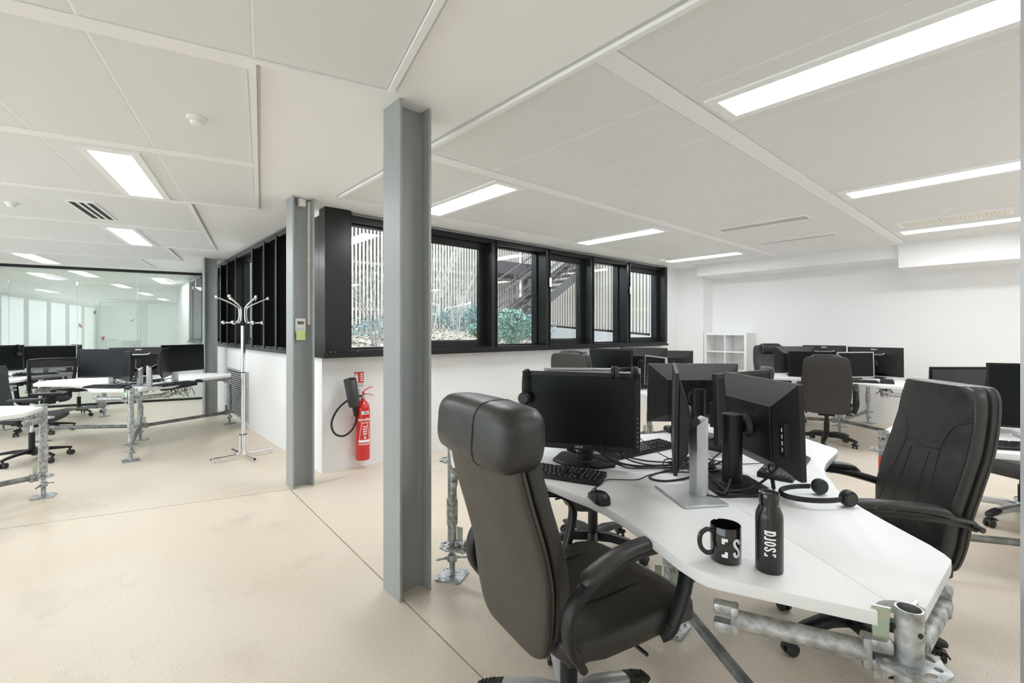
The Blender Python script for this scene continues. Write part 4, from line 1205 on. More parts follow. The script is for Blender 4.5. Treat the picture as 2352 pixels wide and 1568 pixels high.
def key_mb(b, x, y, q):
    hw = q * 0.0094 - 0.0012; hy = 0.0082
    lo = [(x - hw, y - hy, 0), (x + hw, y - hy, 0), (x + hw, y + hy, 0), (x - hw, y + hy, 0)]
    hi = [(p[0] + (0.0014 if p[0] < x else -0.0014), p[1] + (0.0014 if p[1] < y else -0.0014), 0.005) for p in lo]
    return b.add(lo + hi, [(4, 5, 6, 7), (0, 1, 5, 4), (1, 2, 6, 5), (2, 3, 7, 6), (3, 0, 4, 7)])
_keym = {}
def keyboard(label, x, y, face, single=False, z=DESK_Z, km=None):
    """face: heading of the user's side."""
    t = thing('keyboard', label, 'keyboard', (x, y, z), R(face + 90), 'keyboards on the desks')
    body = MB().prism([(-0.222, -0.064), (0.222, -0.064), (0.222, 0.068), (-0.222, 0.068)], 0.0, 0.016)
    body.v = [(v[0], v[1], v[2] + (0.008 * (v[1] + 0.064) / 0.132 if v[2] > 0.001 else 0)) for v in body.v]
    bd = body.build('case', m_plas, t, smooth=30, bevel=0.004)
    km = km or m_plas
    if single:
        for kx, ky, q in KEYS:
            kk = (q, km.name)
            if kk not in _keym:
                _keym[kk] = key_mb(MB(), 0, 0, q).mesh('key', km, 0)
            ob('key', _keym[kk], t, loc=(kx, ky, 0.0155 + 0.008 * (ky + 0.064) / 0.132))
        mk = MB()
        for kx, ky, q in KEYS:
            zt = 0.0207 + 0.008 * (ky + 0.064) / 0.132
            mk.box(kx - q * 0.0094 + 0.0038, kx - q * 0.0094 + 0.0076, ky - 0.0012, ky + 0.0042, zt, zt + 0.0003)
        stuff(mk.build('key_legends', m_led, t, smooth=0))
    else:
        b = MB()
        for kx, ky, q in KEYS:
            key_mb(b, kx, ky, q)
        b.v = [(v[0], v[1], v[2] + 0.0155 + 0.008 * (v[1] + 0.064) / 0.132) for v in b.v]
        stuff(b.build('keys', km, t, smooth=0))
    return t
keyboard('black keyboard in front of the big dark screen, nearest the leather chair back', 1.455, 1.385, 202, True)
k2 = keyboard('black keyboard in the middle of the foreground desk, left of the edge-on monitor', 2.085, 1.355, 262, True)
keyboard('black keyboard with pale keys under the angled monitor at the right of the desk', 2.305, 0.755, 278, True, km=m_plasg)
keyboard('black keyboard on the left desk in front of its leftmost screen', 0.09, 6.72, 222)
keyboard('black keyboard on the left desk in front of its right screen', 0.69, 6.57, 306)
keyboard('black keyboard on the desk at the right edge', 3.64, 0.0, 210)
keyboard('black keyboard at the left of the front edge by the end wall', 6.84, 1.48, 200)
keyboard('black keyboard near the right tip of the desk by the end wall', 7.1, 1.22, 280)
keyboard('black keyboard at the far left desk under the wide pale framed screen', -0.62, 9.33, 285)

def mouse(label, x, y, face, tail=None):
    t = thing('computer_mouse', label, 'mouse', (x, y, DESK_Z), R(face), 'mice on the desks')
    rings = []
    for q, hw, hz in ((-0.055, 0.014, 0.010), (-0.050, 0.024, 0.022), (-0.030, 0.031, 0.034), (-0.005, 0.031, 0.038), (0.022, 0.029, 0.033), (0.042, 0.027, 0.024), (0.052, 0.022, 0.016), (0.056, 0.015, 0.010)):
        ring = []
        for j in range(20):
            a = 2 * PI * j / 20
            ring.append((q, hw * spow(math.cos(a), 0.7), max(0.002, hz * 0.42 + hz * 0.58 * spow(math.sin(a), 0.8))))
        rings.append(ring)
    MB().ring_loft(rings).build('shell', m_plas, t, smooth=60)
    MB().cyl((0.030, -0.003, 0.0285), (0.030, 0.003, 0.0285), 0.008, n=12).build('scroll_wheel', m_plasg, t)
    if tail:
        pts = [(0.055, 0, 0.008)] + [(*rot(p[0] - x, p[1] - y, -R(face)), p[2] - DESK_Z if len(p) > 2 else 0.003) for p in tail]
        MB().sweep(catmull(pts, 6), 0.0019, n=6).build('cable', m_rubber, t)
mouse('black mouse nearest, in front of the keyboard by the leather chair', 1.355, 1.055, 60, [(1.42, 1.14), (1.50, 1.16), (1.56, 1.17, 0.757), (1.66, 1.10), (1.76, 1.10), (1.88, 1.06)])
mouse('black mouse behind the edge-on monitor on the foreground desk', 2.62, 1.50, 230)
mouse('black mouse on the left desk near its front point', 0.26, 6.38, 75)
mouse('black mouse on the left desk by the right keyboard', 0.93, 6.72, 120)
mouse('black mouse near the right tip of the desk by the end wall', 7.45, 1.05, 100)

def headset(label, m, spread=0.075, plug=False, reach=0.125):
    """Built flat: band in the xy plane opening toward +x, ear cups at its ends."""
    t = thing('headset', label, 'headset', group='black headsets')
    t.matrix_world = m
    c0 = 0.44 * reach
    arc = [(c0 - reach * math.cos(R(a)), spread * math.sin(R(a)), 0) for a in range(-118, 119, 12)]
    MB().sweep(arc, 0.0035, 0.009, n=10, e=0.6).build('headband', m_plas, t, smooth=50)
    MB().sweep([(p[0] * 0.985 + 0.0045, p[1] * 0.955, 0) for p in arc[4:-4]], 0.003, 0.008, n=8, e=0.6).build('band_pad', m_rubber, t, smooth=50)
    for s in (1, -1):
        ey = s * spread * math.sin(R(118))
        ex = c0 - reach * math.cos(R(118)) + 0.018
        MB().sweep([(ex - 0.030, ey * 1.03, 0), (ex - 0.005, ey + s * 0.004, 0)], 0.003, 0.006, n=8).build('slider', m_plasg, t)
        cup = MB().cyl((ex, ey - s * 0.004, 0), (ex, ey + s * 0.012, 0), 0.029, 0.026, n=26).build('ear_cup', m_plas, t, bevel=0.003)
        MB().cyl((ex, ey - s * 0.019, 0), (ex, ey - s * 0.004, 0), 0.026, 0.029, n=26).build('ear_pad', m_fabric, cup, bevel=0.005)
        MB().cyl((ex, ey + s * 0.012, 0), (ex, ey + s * 0.0126, 0), 0.020, n=20).build('cap_disc', m_plasg, cup)
    if plug:
        ex = 0.055 - 0.125 * math.cos(R(118)) + 0.018
        MB().sweep(catmull([(ex + 0.02, -spread, -0.01), (ex + 0.07, -spread + 0.01, -0.024), (ex + 0.12, -spread - 0.03, -0.026), (ex + 0.10, -spread - 0.06, -0.026), (ex + 0.06, -spread - 0.03, -0.026), (ex + 0.12, -spread + 0.0, -0.026), (ex + 0.17, -spread - 0.01, -0.026)], 6), 0.0016, n=6).build('cable', m_rubber, t)
    return t
def frame(o, ax, ay):
    ax = Vector(ax).normalized(); ay = Vector(ay); ay = (ay - ax * ay.dot(ax)).normalized(); az = ax.cross(ay)
    return Matrix.Translation(o) @ Matrix((ax, ay, az)).transposed().to_4x4()
# lying on the desk behind the bottle
headset('black headset lying on the foreground desk right of the bottle', frame((1.885, 0.57, DESK_Z + 0.030), (0.83, -0.55, 0), (0.50, 0.86, 0.0)), plug=True)
# hanging over the top corners of the screens (band over the rim, cups before and behind it)
f = R(210); tx, ty = -math.sin(f), math.cos(f)
pc = (1.615 - 0.245 * tx, 1.37 - 0.245 * ty)
headset('black headset hanging over the left corner of the big dark screen', frame((pc[0] - 0.010 * math.cos(f), pc[1] - 0.010 * math.sin(f), 1.142), (0, 0, -1), (math.cos(f), math.sin(f), 0)), 0.05, reach=0.075)
pc2 = (1.615 + 0.205 * tx, 1.37 + 0.205 * ty)
headset('black headset lying over the rim at the right corner of the big dark screen', frame((pc2[0] - 0.085 * math.cos(f), pc2[1] - 0.085 * math.sin(f), 1.1850), (math.cos(f), math.sin(f), 0.0), (tx, ty, 0.0)), 0.05)
for lb, pc, fa, zt, off in (('black headset hanging at the left corner of the wide pale framed screen', (-0.53, 9.62), 278, 1.158, -0.27), ('black headset hanging over the screen at the left edge of the picture', (-0.96, 9.17), 300, 1.176, 0.20)):
    f = R(fa); tx, ty = -math.sin(f), math.cos(f)
    headset(lb, frame((pc[0] + off * tx - 0.01 * math.cos(f), pc[1] + off * ty - 0.01 * math.sin(f), zt - 0.036), (0, 0, -1), (math.cos(f), math.sin(f), 0)), 0.05, reach=0.075)

# ------------------------------------------------------------------ mug and bottle with the white mark
def stroke(b, pts, wd, wrap, step=0.02, closed=False):
    """Thick line along pts (unit letter space) laid on a surface by wrap(u, v)."""
    P = catmull([(p[0], p[1], 0) for p in pts], 8, closed) if len(pts) > 2 else [Vector((pts[0][0] + (pts[1][0] - pts[0][0]) * k / 8, pts[0][1] + (pts[1][1] - pts[0][1]) * k / 8, 0)) for k in range(9)]
    n = len(P); v = []; f = []
    for i, p in enumerate(P):
        if closed:
            t = P[(i + 1) % n] - P[i - 1]
        else:
            t = P[min(i + 1, n - 1)] - P[max(i - 1, 0)]
        t.normalize(); q = Vector((-t.y, t.x, 0))
        for s in (1, 0, -1):
            c = p + q * (s * wd / 2); v.append(wrap(c.x, c.y))
    m = n if closed else n - 1
    for i in range(m):
        a = i * 3; c = ((i + 1) % n) * 3
        f += [(a, a + 1, c + 1, c), (a + 1, a + 2, c + 2, c + 1)]
    b.add(v, f)
def rect(b, x0, x1, y0, y1, wrap):
    nx = max(2, int((x1 - x0) / 0.05)); ny = max(2, int((y1 - y0) / 0.05)); v = []; f = []
    for i in range(nx + 1):
        for j in range(ny + 1):
            v.append(wrap(x0 + (x1 - x0) * i / nx, y0 + (y1 - y0) * j / ny))
    for i in range(nx):
        for j in range(ny):
            a = i * (ny + 1) + j; f.append((a, a + ny + 1, a + ny + 2, a + 1))
    b.add(v, f)
# letter space: height 1, condensed; the bracket mark, then s o r a
def mark(b, wrap):
    rect(b, 0, 0.30, 0.84, 1.0, wrap); rect(b, 0, 0.15, 0.70, 0.84, wrap)
    rect(b, 0, 0.30, 0.0, 0.16, wrap); rect(b, 0.15, 0.30, 0.16, 0.30, wrap)
def let_s(b, x, wrap):
    stroke(b, [(x + 0.36, 0.70), (x + 0.345, 0.85), (x + 0.22, 0.925), (x + 0.10, 0.86), (x + 0.085, 0.72), (x + 0.16, 0.585), (x + 0.28, 0.44), (x + 0.355, 0.29), (x + 0.335, 0.14), (x + 0.22, 0.075), (x + 0.10, 0.14), (x + 0.085, 0.30)], 0.15, wrap)
def let_o(b, x, wrap):
    stroke(b, [(x + 0.225 + 0.145 * math.cos(k * PI / 6), 0.5 + 0.425 * math.sin(k * PI / 6)) for k in range(12)], 0.15, wrap, closed=True)
def let_r(b, x, wrap):
    rect(b, x, x + 0.16, 0.0, 1.0, wrap); rect(b, x + 0.16, x + 0.31, 0.84, 1.0, wrap)
def let_a(b, x, wrap):
    stroke(b, [(x + 0.225 + 0.145 * math.cos(k * PI / 6), 0.5 + 0.425 * math.sin(k * PI / 6)) for k in range(12)], 0.15, wrap, closed=True)
    rect(b, x + 0.335, x + 0.49, 0.0, 1.0, wrap)

def mug(x, y):
    t = thing('mug', 'glossy black mug with a white bracket and letter s, next to the black bottle', 'mug', (x, y, DESK_Z), 0)
    r = 0.0385; hh = 0.095
    MB().lathe([(0.030, 0.0), (r - 0.002, 0.001), (r, 0.004), (r, hh - 0.002), (r - 0.0012, hh), (r - 0.003, hh - 0.001), (r - 0.0038, hh - 0.006), (r - 0.0038, 0.008), (0.004, 0.006)], 48).build('cup', m_gloss, t, smooth=40)
    ha = R(138)          # the handle points to the left of the picture
    pts = [rot(q[0], 0, ha) + (q[1],) for q in ((r - 0.002, 0.078), (r + 0.012, 0.081), (r + 0.027, 0.070), (r + 0.031, 0.050), (r + 0.026, 0.031), (r + 0.012, 0.019), (r - 0.002, 0.020))]
    MB().sweep(catmull(pts, 6), 0.0048, 0.0062, n=12, e=0.8).build('handle', m_gloss, t, smooth=60)
    # print: starts just right of the side facing the camera
    sc = 0.049
    a0 = R(190)
    def wrap(u, v):
        a = a0 + u * sc / r
        return ((r + 0.0003) * math.cos(a), (r + 0.0003) * math.sin(a), 0.021 + v * sc)
    b = MB(); mark(b, wrap); let_s(b, 0.56, wrap)
    let_o(b, 1.2, wrap); let_r(b, 1.78, wrap); let_a(b, 2.2, wrap)
    b.build('logo_print', m_print, t, smooth=60)
mug(1.262, 0.560)

def bottle(x, y):
    t = thing('water_bottle', 'tall black metal bottle with white lettering standing on the foreground desk', 'bottle', (x, y, DESK_Z), 0)
    r = 0.0325
    MB().lathe([(0.028, 0), (r - 0.001, 0.001), (r, 0.005), (r, 0.135), (r - 0.0015, 0.146), (r - 0.006, 0.157), (0.0235, 0.165), (0.0225, 0.168)], 48).build('body', mat('satin black metal', (0.012, 0.012, 0.013), 0.28, coat=0.2), t, smooth=50)
    MB().lathe([(0.0235, 0.167), (0.0245, 0.169), (0.0245, 0.196), (0.0235, 0.198), (0.021, 0.1965), (0.019, 0.193), (0.002, 0.193)], 40).build('cap', m_gloss, t, smooth=40)
    # strap lying down the side that faces the camera
    def P(a, rr, z):
        return (rr * math.cos(a), rr * math.sin(a), z)
    ca = R(200.5)
    v = []; f = []
    prof = [(0.0250, 0.1975), (0.0255, 0.168), (0.0300, 0.158), (0.0336, 0.146), (0.0338, 0.112)]
    for i, (rr, z) in enumerate(prof):
        for da in (-0.17, -0.06, 0.06, 0.17):
            v.append(P(ca + da * 0.03 / rr, rr + (0.0008 if abs(da) < 0.1 else 0), z))
    for i in range(len(prof) - 1):
        for j in range(3):
            a = i * 4 + j; f.append((a, a + 1, a + 5, a + 4))
    st = MB().add(v, f).build('strap', m_plasg, t, smooth=40)
    md = st.modifiers.new('thick', 'SOLIDIFY'); md.thickness = 0.0015
    # lettering runs up the bottle
    sc = 0.0265
    ca2 = R(203.5)
    def wrap(u, v):
        a = ca2 - (v - 0.5) * -sc / r * -1
        return ((r + 0.00035) * math.cos(a), (r + 0.00035) * math.sin(a), 0.046 + u * sc)
    b = MB(); mark(b, wrap); let_s(b, 0.46, wrap); let_o(b, 1.0, wrap); let_r(b, 1.56, wrap); let_a(b, 1.94, wrap)
    b.build('logo_print', m_print, t, smooth=60)
bottle(1.292, 0.462)

# ------------------------------------------------------------------ cables on the foreground desk
def cable_run(name, pts, r, label=None):
    b = MB().sweep(catmull(pts, 7), r, n=7)
    return b
rr = random.Random(11)
b = MB()
Z = DESK_Z
def near_z(i):
    return Z + 0.004 + 0.004 * (i % 4)
hub = (1.93, 1.06)
def cab(pts, r=0.0034):
    b.sweep(catmull(pts, 7), r, n=7)
# power and video leads of the big dark screen
cab([(1.60, 1.47, 0.86), (1.625, 1.44, 0.82), (1.66, 1.38, 0.80), (1.73, 1.27, 0.775), (1.82, 1.17, Z + 0.006), (1.92, 1.09, Z + 0.006), (1.99, 1.02, Z + 0.006)])
b.cyl((1.622, 1.445, 0.822), (1.645, 1.41, 0.808), 0.008, n=10)
cab([(1.68, 1.37, 0.87), (1.70, 1.33, 0.82), (1.75, 1.25, 0.775), (1.83, 1.18, Z + 0.009), (1.95, 1.10, Z + 0.008)], 0.004)
cab([(1.64, 1.27, 0.87), (1.67, 1.26, 0.81), (1.74, 1.20, 0.765), (1.84, 1.13, Z + 0.010), (1.95, 1.05, Z + 0.010), (2.0, 0.99, Z + 0.006)], 0.004)
cab([(1.75, 1.27, 0.85), (1.78, 1.23, 0.79), (1.86, 1.16, Z + 0.012), (1.96, 1.08, Z + 0.012)])
cab([(1.90, 1.30, Z + 0.01), (1.93, 1.22, Z + 0.005), (1.95, 1.14, Z + 0.012), (2.00, 1.05, Z + 0.016)])
cab([(2.05, 1.42, 0.90), (2.02, 1.33, 0.84), (2.0, 1.22, 0.79), (1.98, 1.12, Z + 0.02), (1.97, 1.05, Z + 0.008)], 0.0022)
# long loops round the silver stand
cab([(1.97, 1.05, Z + 0.016), (1.86, 1.08, Z + 0.005), (1.75, 1.09, Z + 0.004), (1.71, 1.06, Z + 0.004), (1.73, 1.01, Z + 0.004), (1.82, 0.97, Z + 0.006), (1.93, 0.96, Z + 0.012), (2.02, 0.95, Z + 0.02)], 0.0042)
cab([(1.93, 1.06, Z + 0.03), (1.86, 1.01, Z + 0.05), (1.80, 0.94, Z + 0.045), (1.745, 0.86, Z + 0.028), (1.72, 0.80, Z + 0.02), (1.735, 0.77, Z + 0.018), (1.80, 0.78, Z + 0.05)], 0.0042)
cab([(1.95, 1.04, Z + 0.05), (1.87, 0.96, Z + 0.07), (1.81, 0.88, Z + 0.06), (1.765, 0.81, Z + 0.03), (1.75, 0.775, Z + 0.022), (1.78, 0.745, Z + 0.020), (1.81, 0.71, Z + 0.033), (1.86, 0.68, Z + 0.06), (1.90, 0.655, Z + 0.10), (1.915, 0.645, Z + 0.15)], 0.0046)
b.cyl((1.904, 0.652, Z + 0.105), (1.913, 0.647, Z + 0.135), 0.009, n=10)
cab([(1.90, 1.0, Z + 0.02), (1.86, 0.90, Z + 0.03), (1.80, 0.83, Z + 0.02), (1.75, 0.79, Z + 0.02), (1.73, 0.75, Z + 0.021)])
cab([(1.99, 0.72, Z + 0.13), (1.955, 0.70, Z + 0.08), (1.90, 0.67, Z + 0.04), (1.84, 0.64, Z + 0.02), (1.79, 0.63, Z + 0.018)], 0.003)
b.cyl((1.865, 0.652, Z + 0.035), (1.90, 0.668, Z + 0.055), 0.007, n=10)
cab([(1.67, 0.82, Z + 0.012), (1.70, 0.75, Z + 0.012), (1.76, 0.70, Z + 0.017), (1.83, 0.66, Z + 0.017)], 0.0022)
# leads of the far monitors
cab([(2.55, 1.28, 0.85), (2.45, 1.20, Z + 0.03), (2.30, 1.14, Z + 0.006), (2.12, 1.06, Z + 0.006), (1.98, 1.02, Z + 0.008)])
cab([(2.45, 1.03, 0.82), (2.35, 1.05, Z + 0.02), (2.22, 1.04, Z + 0.005), (2.08, 1.0, Z + 0.008)])
cab([(2.28, 0.84, Z + 0.01), (2.22, 0.90, Z + 0.004), (2.16, 0.96, Z + 0.004), (2.06, 1.0, Z + 0.006)], 0.002)
cab([(2.10, 0.92, 0.86), (2.09, 0.93, 0.80), (2.07, 0.96, Z + 0.02), (2.02, 1.01, Z + 0.005)])
for k in range(12):
    a = rr.uniform(0, 2 * PI); q = rr.uniform(0.05, 0.16)
    p = [(1.99 + rr.uniform(-.09, .09), 1.03 + rr.uniform(-.08, .08), Z + rr.uniform(0.004, 0.018))]
    for s in range(5):
        a += rr.uniform(0.5, 1.3)
        p.append((1.99 + q * math.cos(a), 1.03 + q * 0.8 * math.sin(a), Z + rr.uniform(0.004, 0.035)))
    cab(p, rr.choice((0.0022, 0.003, 0.0038)))
o = stuff(b.build('cable_tangle', m_rubber))
tag(o, 'tangle of black cables in the middle of the foreground desk', 'cables')
# small tangles on the other desks
for lb, cx, cy, sp in (('tangle of black cables among the stands of the left desk', 0.42, 7.05, 0.30), ('tangle of black cables on the desk by the end wall', 7.35, 1.85, 0.25), ('tangle of black cables on the window desk', 4.35, 2.85, 0.14), ('tangle of black cables on the far left desk', -0.75, 9.30, 0.12)):
    b = MB(); q = random.Random(int(cx * 100))
    for k in range(12):
        a = q.uniform(0, 6.28); p = []
        for s in range(6):
            a += q.uniform(0.5, 1.4); d = q.uniform(0.2, 1.0) * sp
            p.append((cx + d * math.cos(a), cy + d * math.sin(a), Z + q.uniform(0.004, 0.05)))
        b.sweep(catmull(p, 5), 0.0032, n=5)
    tag(stuff(b.build('cable_tangle', m_rubber)), lb, 'cables')

# ================================================================== COAT STAND
def coat_stand(x, y):
    t = thing('coat_stand', 'tall chrome coat stand with ball-tipped hooks by the white wall', 'coat stand', (x, y, 0), 0)
    tilt = 0.018
    MB().cyl((0, 0, 0.10), (0, 0, 0.92), 0.0185, n=24).cyl((0, 0, 0.92), (0, 0, 1.42), 0.0215, n=24).build('post', m_chrome, t)
    MB().cyl((0, 0, 0.915), (0, 0, 0.925), 0.0235, n=24).cyl((0, 0, 1.42), (0, 0, 1.428), 0.023, n=24).build('post_ring', m_plasg, t)
    MB().cyl((0, 0, 1.428), (0, 0, 1.62), 0.010, n=16).build('core', m_plas, t)
    for k in range(4):
        a = R(8 + 90 * k)
        c, s = math.cos(a), math.sin(a)
        path = [(0.030, 0.25), (0.030, 0.10), (0.034, 0.07), (0.055, 0.045), (0.09, 0.040), (0.20, 0.040), (0.305, 0.040)]
        l = MB().sweep(catmull([(p[0] * c, p[0] * s, p[1]) for p in path], 4), 0.0125, n=12).build('foot_tube', m_chrome, t, smooth=60)
        MB().cyl((0.28 * c, 0.28 * s, 0), (0.28 * c, 0.28 * s, 0.006), 0.017, n=16).cyl((0.28 * c, 0.28 * s, 0.006), (0.28 * c, 0.28 * s, 0.03), 0.006, n=10).build('glide', m_chrome, l)
        MB().cyl((0.030 * c, 0.030 * s, 0.25), (0.030 * c, 0.030 * s, 0.256), 0.013, n=14).build('cap', m_plasg, l)
        MB().cyl((0.305 * c, 0.305 * s, 0.040), (0.308 * c, 0.308 * s, 0.040), 0.0125, n=14).build('cap', m_plas, l)
    for k in range(6):
        a = R(48 + 60 * k)
        c, s = math.cos(a), math.sin(a)
        path = [(0.178, 1.455), (0.085, 1.455), (0.050, 1.468), (0.036, 1.51), (0.036, 1.58), (0.045, 1.615), (0.11, 1.660), (0.232, 1.718)]
        h = MB().sweep(catmull([(p[0] * c, p[0] * s, p[1]) for p in path], 4), 0.0085, n=10).build('hook', m_chrome, t, smooth=60)
        MB().sphere((0.240 * c, 0.240 * s, 1.722), 0.020, 18, 10).build('ball', m_chrome, h, smooth=180)
        MB().sphere((0.183 * c, 0.183 * s, 1.455), 0.020, 18, 10).build('ball', m_chrome, h, smooth=180)
coat_stand(1.19, 5.70)

# ================================================================== FIRE EXTINGUISHER, ITS BRACKET AND SIGN
t = thing('fire_extinguisher', 'red fire extinguisher hanging on the white wall beside the middle column', 'fire extinguisher', (1.99, YN - 0.085, 0.09), 0)
r = 0.068
MB().lathe([(0.052, 0), (r - 0.004, 0.003), (r, 0.015), (r, 0.50), (r - 0.003, 0.525), (r - 0.014, 0.553), (0.036, 0.575), (0.021, 0.585), (0.019, 0.605)], 36).build('cylinder', m_red, t, smooth=50)
va = MB().cyl((0, 0, 0.60), (0, 0, 0.645), 0.016, n=16).build('valve', m_silver, t)
MB().cyl((0, 0, 0.635), (0.012, 0, 0.66), 0.013, n=12).sweep([(-0.005, 0, 0.645), (0.03, 0, 0.645), (0.075, -0.004, 0.640), (0.105, -0.004, 0.625)], 0.009, 0.004, n=8, e=0.6).sweep([(-0.008, 0, 0.66), (0.02, 0, 0.685), (0.06, -0.004, 0.708), (0.098, -0.004, 0.712)], 0.009, 0.004, n=8, e=0.6).build('lever', m_red, t)
MB().cyl((-0.012, 0, 0.632), (-0.055, 0, 0.632), 0.011, n=12).build('hose_nut', m_rubber, va)
hose = catmull([(-0.05, 0, 0.632), (-0.16, -0.01, 0.60), (-0.26, -0.01, 0.52), (-0.315, -0.01, 0.40), (-0.285, -0.01, 0.30), (-0.20, -0.01, 0.262), (-0.115, -0.01, 0.31), (-0.075, -0.015, 0.40), (-0.082, -0.02, 0.46)], 6)
MB().sweep(hose, 0.0095, n=12).build('hose', m_rubber, t, smooth=60)
dv = Vector((-0.055, -0.03, 0.25)).normalized()
p0 = Vector((-0.080, -0.022, 0.45)); p1 = p0 + dv * 0.10; p2 = p1 + dv * 0.27
hn = MB().cyl(p0, p1, 0.022, n=18)
hn.build('grip', m_rubber, t)
b = MB(); 
b.sweep([p1 - dv * 0.005, p1, p1 + dv * 0.03, p2], [0.030, 0.052, 0.056, 0.059], n=28, cap=False)
b.sweep([p2, p1 + dv * 0.03], [0.055, 0.052], n=28, cap=False)
n0 = len(b.v)
hm = b.build('discharge_horn', m_plasg, t, smooth=60)
md = hm.modifiers.new('thick', 'SOLIDIFY'); md.thickness = 0.003
# printed bands on the cylinder that face the room
def cyl_wrap(me, name, zc, a_c, rr_, m=None):
    me = me.copy()
    for v in me.vertices:
        a = a_c + v.co.x / rr_
        e = 0.0004 + max(0, v.co.z)
        v.co = ((rr_ + e) * math.cos(a), (rr_ + e) * math.sin(a), zc + v.co.y)
    return ob(name, me, t)
def patch(name, a0, a1, z0, z1, m, e=0.0003):
    v = []; f = []
    n = 10
    for i in range(n + 1):
        a = R(a0 + (a1 - a0) * i / n)
        for z in (z0, z1):
            v.append(((r + e) * math.cos(a), (r + e) * math.sin(a), z))
    for i in range(n):
        f.append((2 * i, 2 * i + 2, 2 * i + 3, 2 * i + 1))
    return MB().add(v, f).build(name, m, t, smooth=60)
FA = -105
patch('label', FA - 20, FA + 45, 0.455, 0.487, m_print)
patch('label', FA - 4, FA + 34, 0.459, 0.483, m_gprint, 0.0005)
cyl_wrap(me_ext_big, 'lettering', 0.405, R(FA + 4), r)
patch('label', FA - 22, FA + 44, 0.370, 0.376, m_print)
for k in range(4):
    patch('label', FA - 8, FA + 30, 0.335 - k * 0.024, 0.341 - k * 0.024, m_print)
    patch('label', FA - 8, FA + 22, 0.326 - k * 0.024, 0.330 - k * 0.024, m_print)
patch('label', FA + 2, FA + 16, 0.215, 0.24, m_print)
patch('label', FA - 45, FA + 55, 0.180, 0.205, m_print)
for k in range(9):
    patch('label', FA - 42 + k * 11, FA - 36 + k * 11, 0.155, 0.170, m_print)
for s in (-1, 1):
    b = MB()
    v = []; f = []
    for i in range(9):
        q = i / 8
        a = R(FA + 6 + s * (20 + 22 * math.sin(q * PI / 2)))
        z = 0.372 - 0.17 * q
        for da in (-0.03, 0.03):
            v.append(((r + 0.0004) * math.cos(a + da), (r + 0.0004) * math.sin(a + da), z))
    for i in range(8):
        f.append((2 * i, 2 * i + 1, 2 * i + 3, 2 * i + 2))
    b.add(v, f).build('label', m_print, t, smooth=60)
o = MB().box(-0.020, 0.020, -0.012, 0, 0, 0.10).box(-0.015, 0.015, -0.024, -0.012, 0.0, 0.02).build('wall_bracket', m_silver, smooth=0, bevel=0.002)
o.location = (1.975, YN, 0.685); tag(o, 'small metal bracket on the wall behind the fire extinguisher', 'bracket')
t = thing('extinguisher_sign', 'red and white fire extinguisher sign on the wall above the extinguisher', 'sign', (1.985, YN, 0.80))
sg = MB().box(-0.05, 0.05, -0.003, 0, 0, 0.152).build('plate', m_print, t, smooth=0)
MB().box(-0.05, 0.05, -0.0036, -0.003, 0.042, 0.152).build('red_field', m_redflat, t, smooth=0)
pic = MB().box(-0.040, -0.010, -0.0042, -0.0036, 0.050, 0.118).box(-0.033, -0.017, -0.0042, -0.0036, 0.118, 0.130).box(-0.043, -0.012, -0.0042, -0.0036, 0.130, 0.135).box(-0.046, -0.042, -0.0042, -0.0036, 0.105, 0.132)
pic.build('extinguisher_symbol', m_print, t, smooth=0)
fm = MB()
for k in range(4):
    z = 0.058 + k * 0.022
    pts = [(0.008, z), (0.044, z), (0.040, z + 0.012), (0.030, z + 0.010), (0.026, z + 0.018), (0.018, z + 0.009)]
    fm.add([(p[0], -0.0042, p[1]) for p in pts] + [(p[0], -0.0036, p[1]) for p in pts], [tuple(range(6)), tuple(range(11, 5, -1))])
fm.build('flame_symbol', m_print, t, smooth=0)
tx = MB()
for k in range(7):
    tx.box(-0.046 + k * 0.0132, -0.037 + k * 0.0132, -0.0036, -0.003, 0.024, 0.036)
tx.box(-0.048, 0.048, -0.0036, -0.003, 0.004, 0.017)
tx.build('text_line', m_gprint, t, smooth=0)

# ================================================================== BOOKCASE
t = thing('cube_bookcase', 'white open cube bookcase standing empty in the far corner', 'bookcase', (8.315, 3.335, 0))
D_, W_, HT = 0.36, 0.745, 1.335
MB().box(0, D_, 0, W_, 0, 0.04).build('bottom_board', m_shelf, t, smooth=0)
MB().box(0, D_, 0, W_, HT - 0.04, HT).build('top_board', m_shelf, t, smooth=0)
MB().box(0, D_, 0, 0.04, 0.04, HT - 0.04).build('side_panel', m_shelf, t, smooth=0)
MB().box(0, D_, W_ - 0.04, W_, 0.04, HT - 0.04).build('side_panel', m_shelf, t, smooth=0)
MB().box(0.006, D_, W_ / 2 - 0.009, W_ / 2 + 0.009, 0.04, HT - 0.04).build('divider', m_shelf, t, smooth=0)
for z in (0.37, 0.685, 1.0):
    for y0, y1 in ((0.04, W_ / 2 - 0.009), (W_ / 2 + 0.009, W_ - 0.04)):
        MB().box(0.006, D_, y0, y1, z - 0.009, z + 0.009).build('shelf', m_shelf, t, smooth=0)

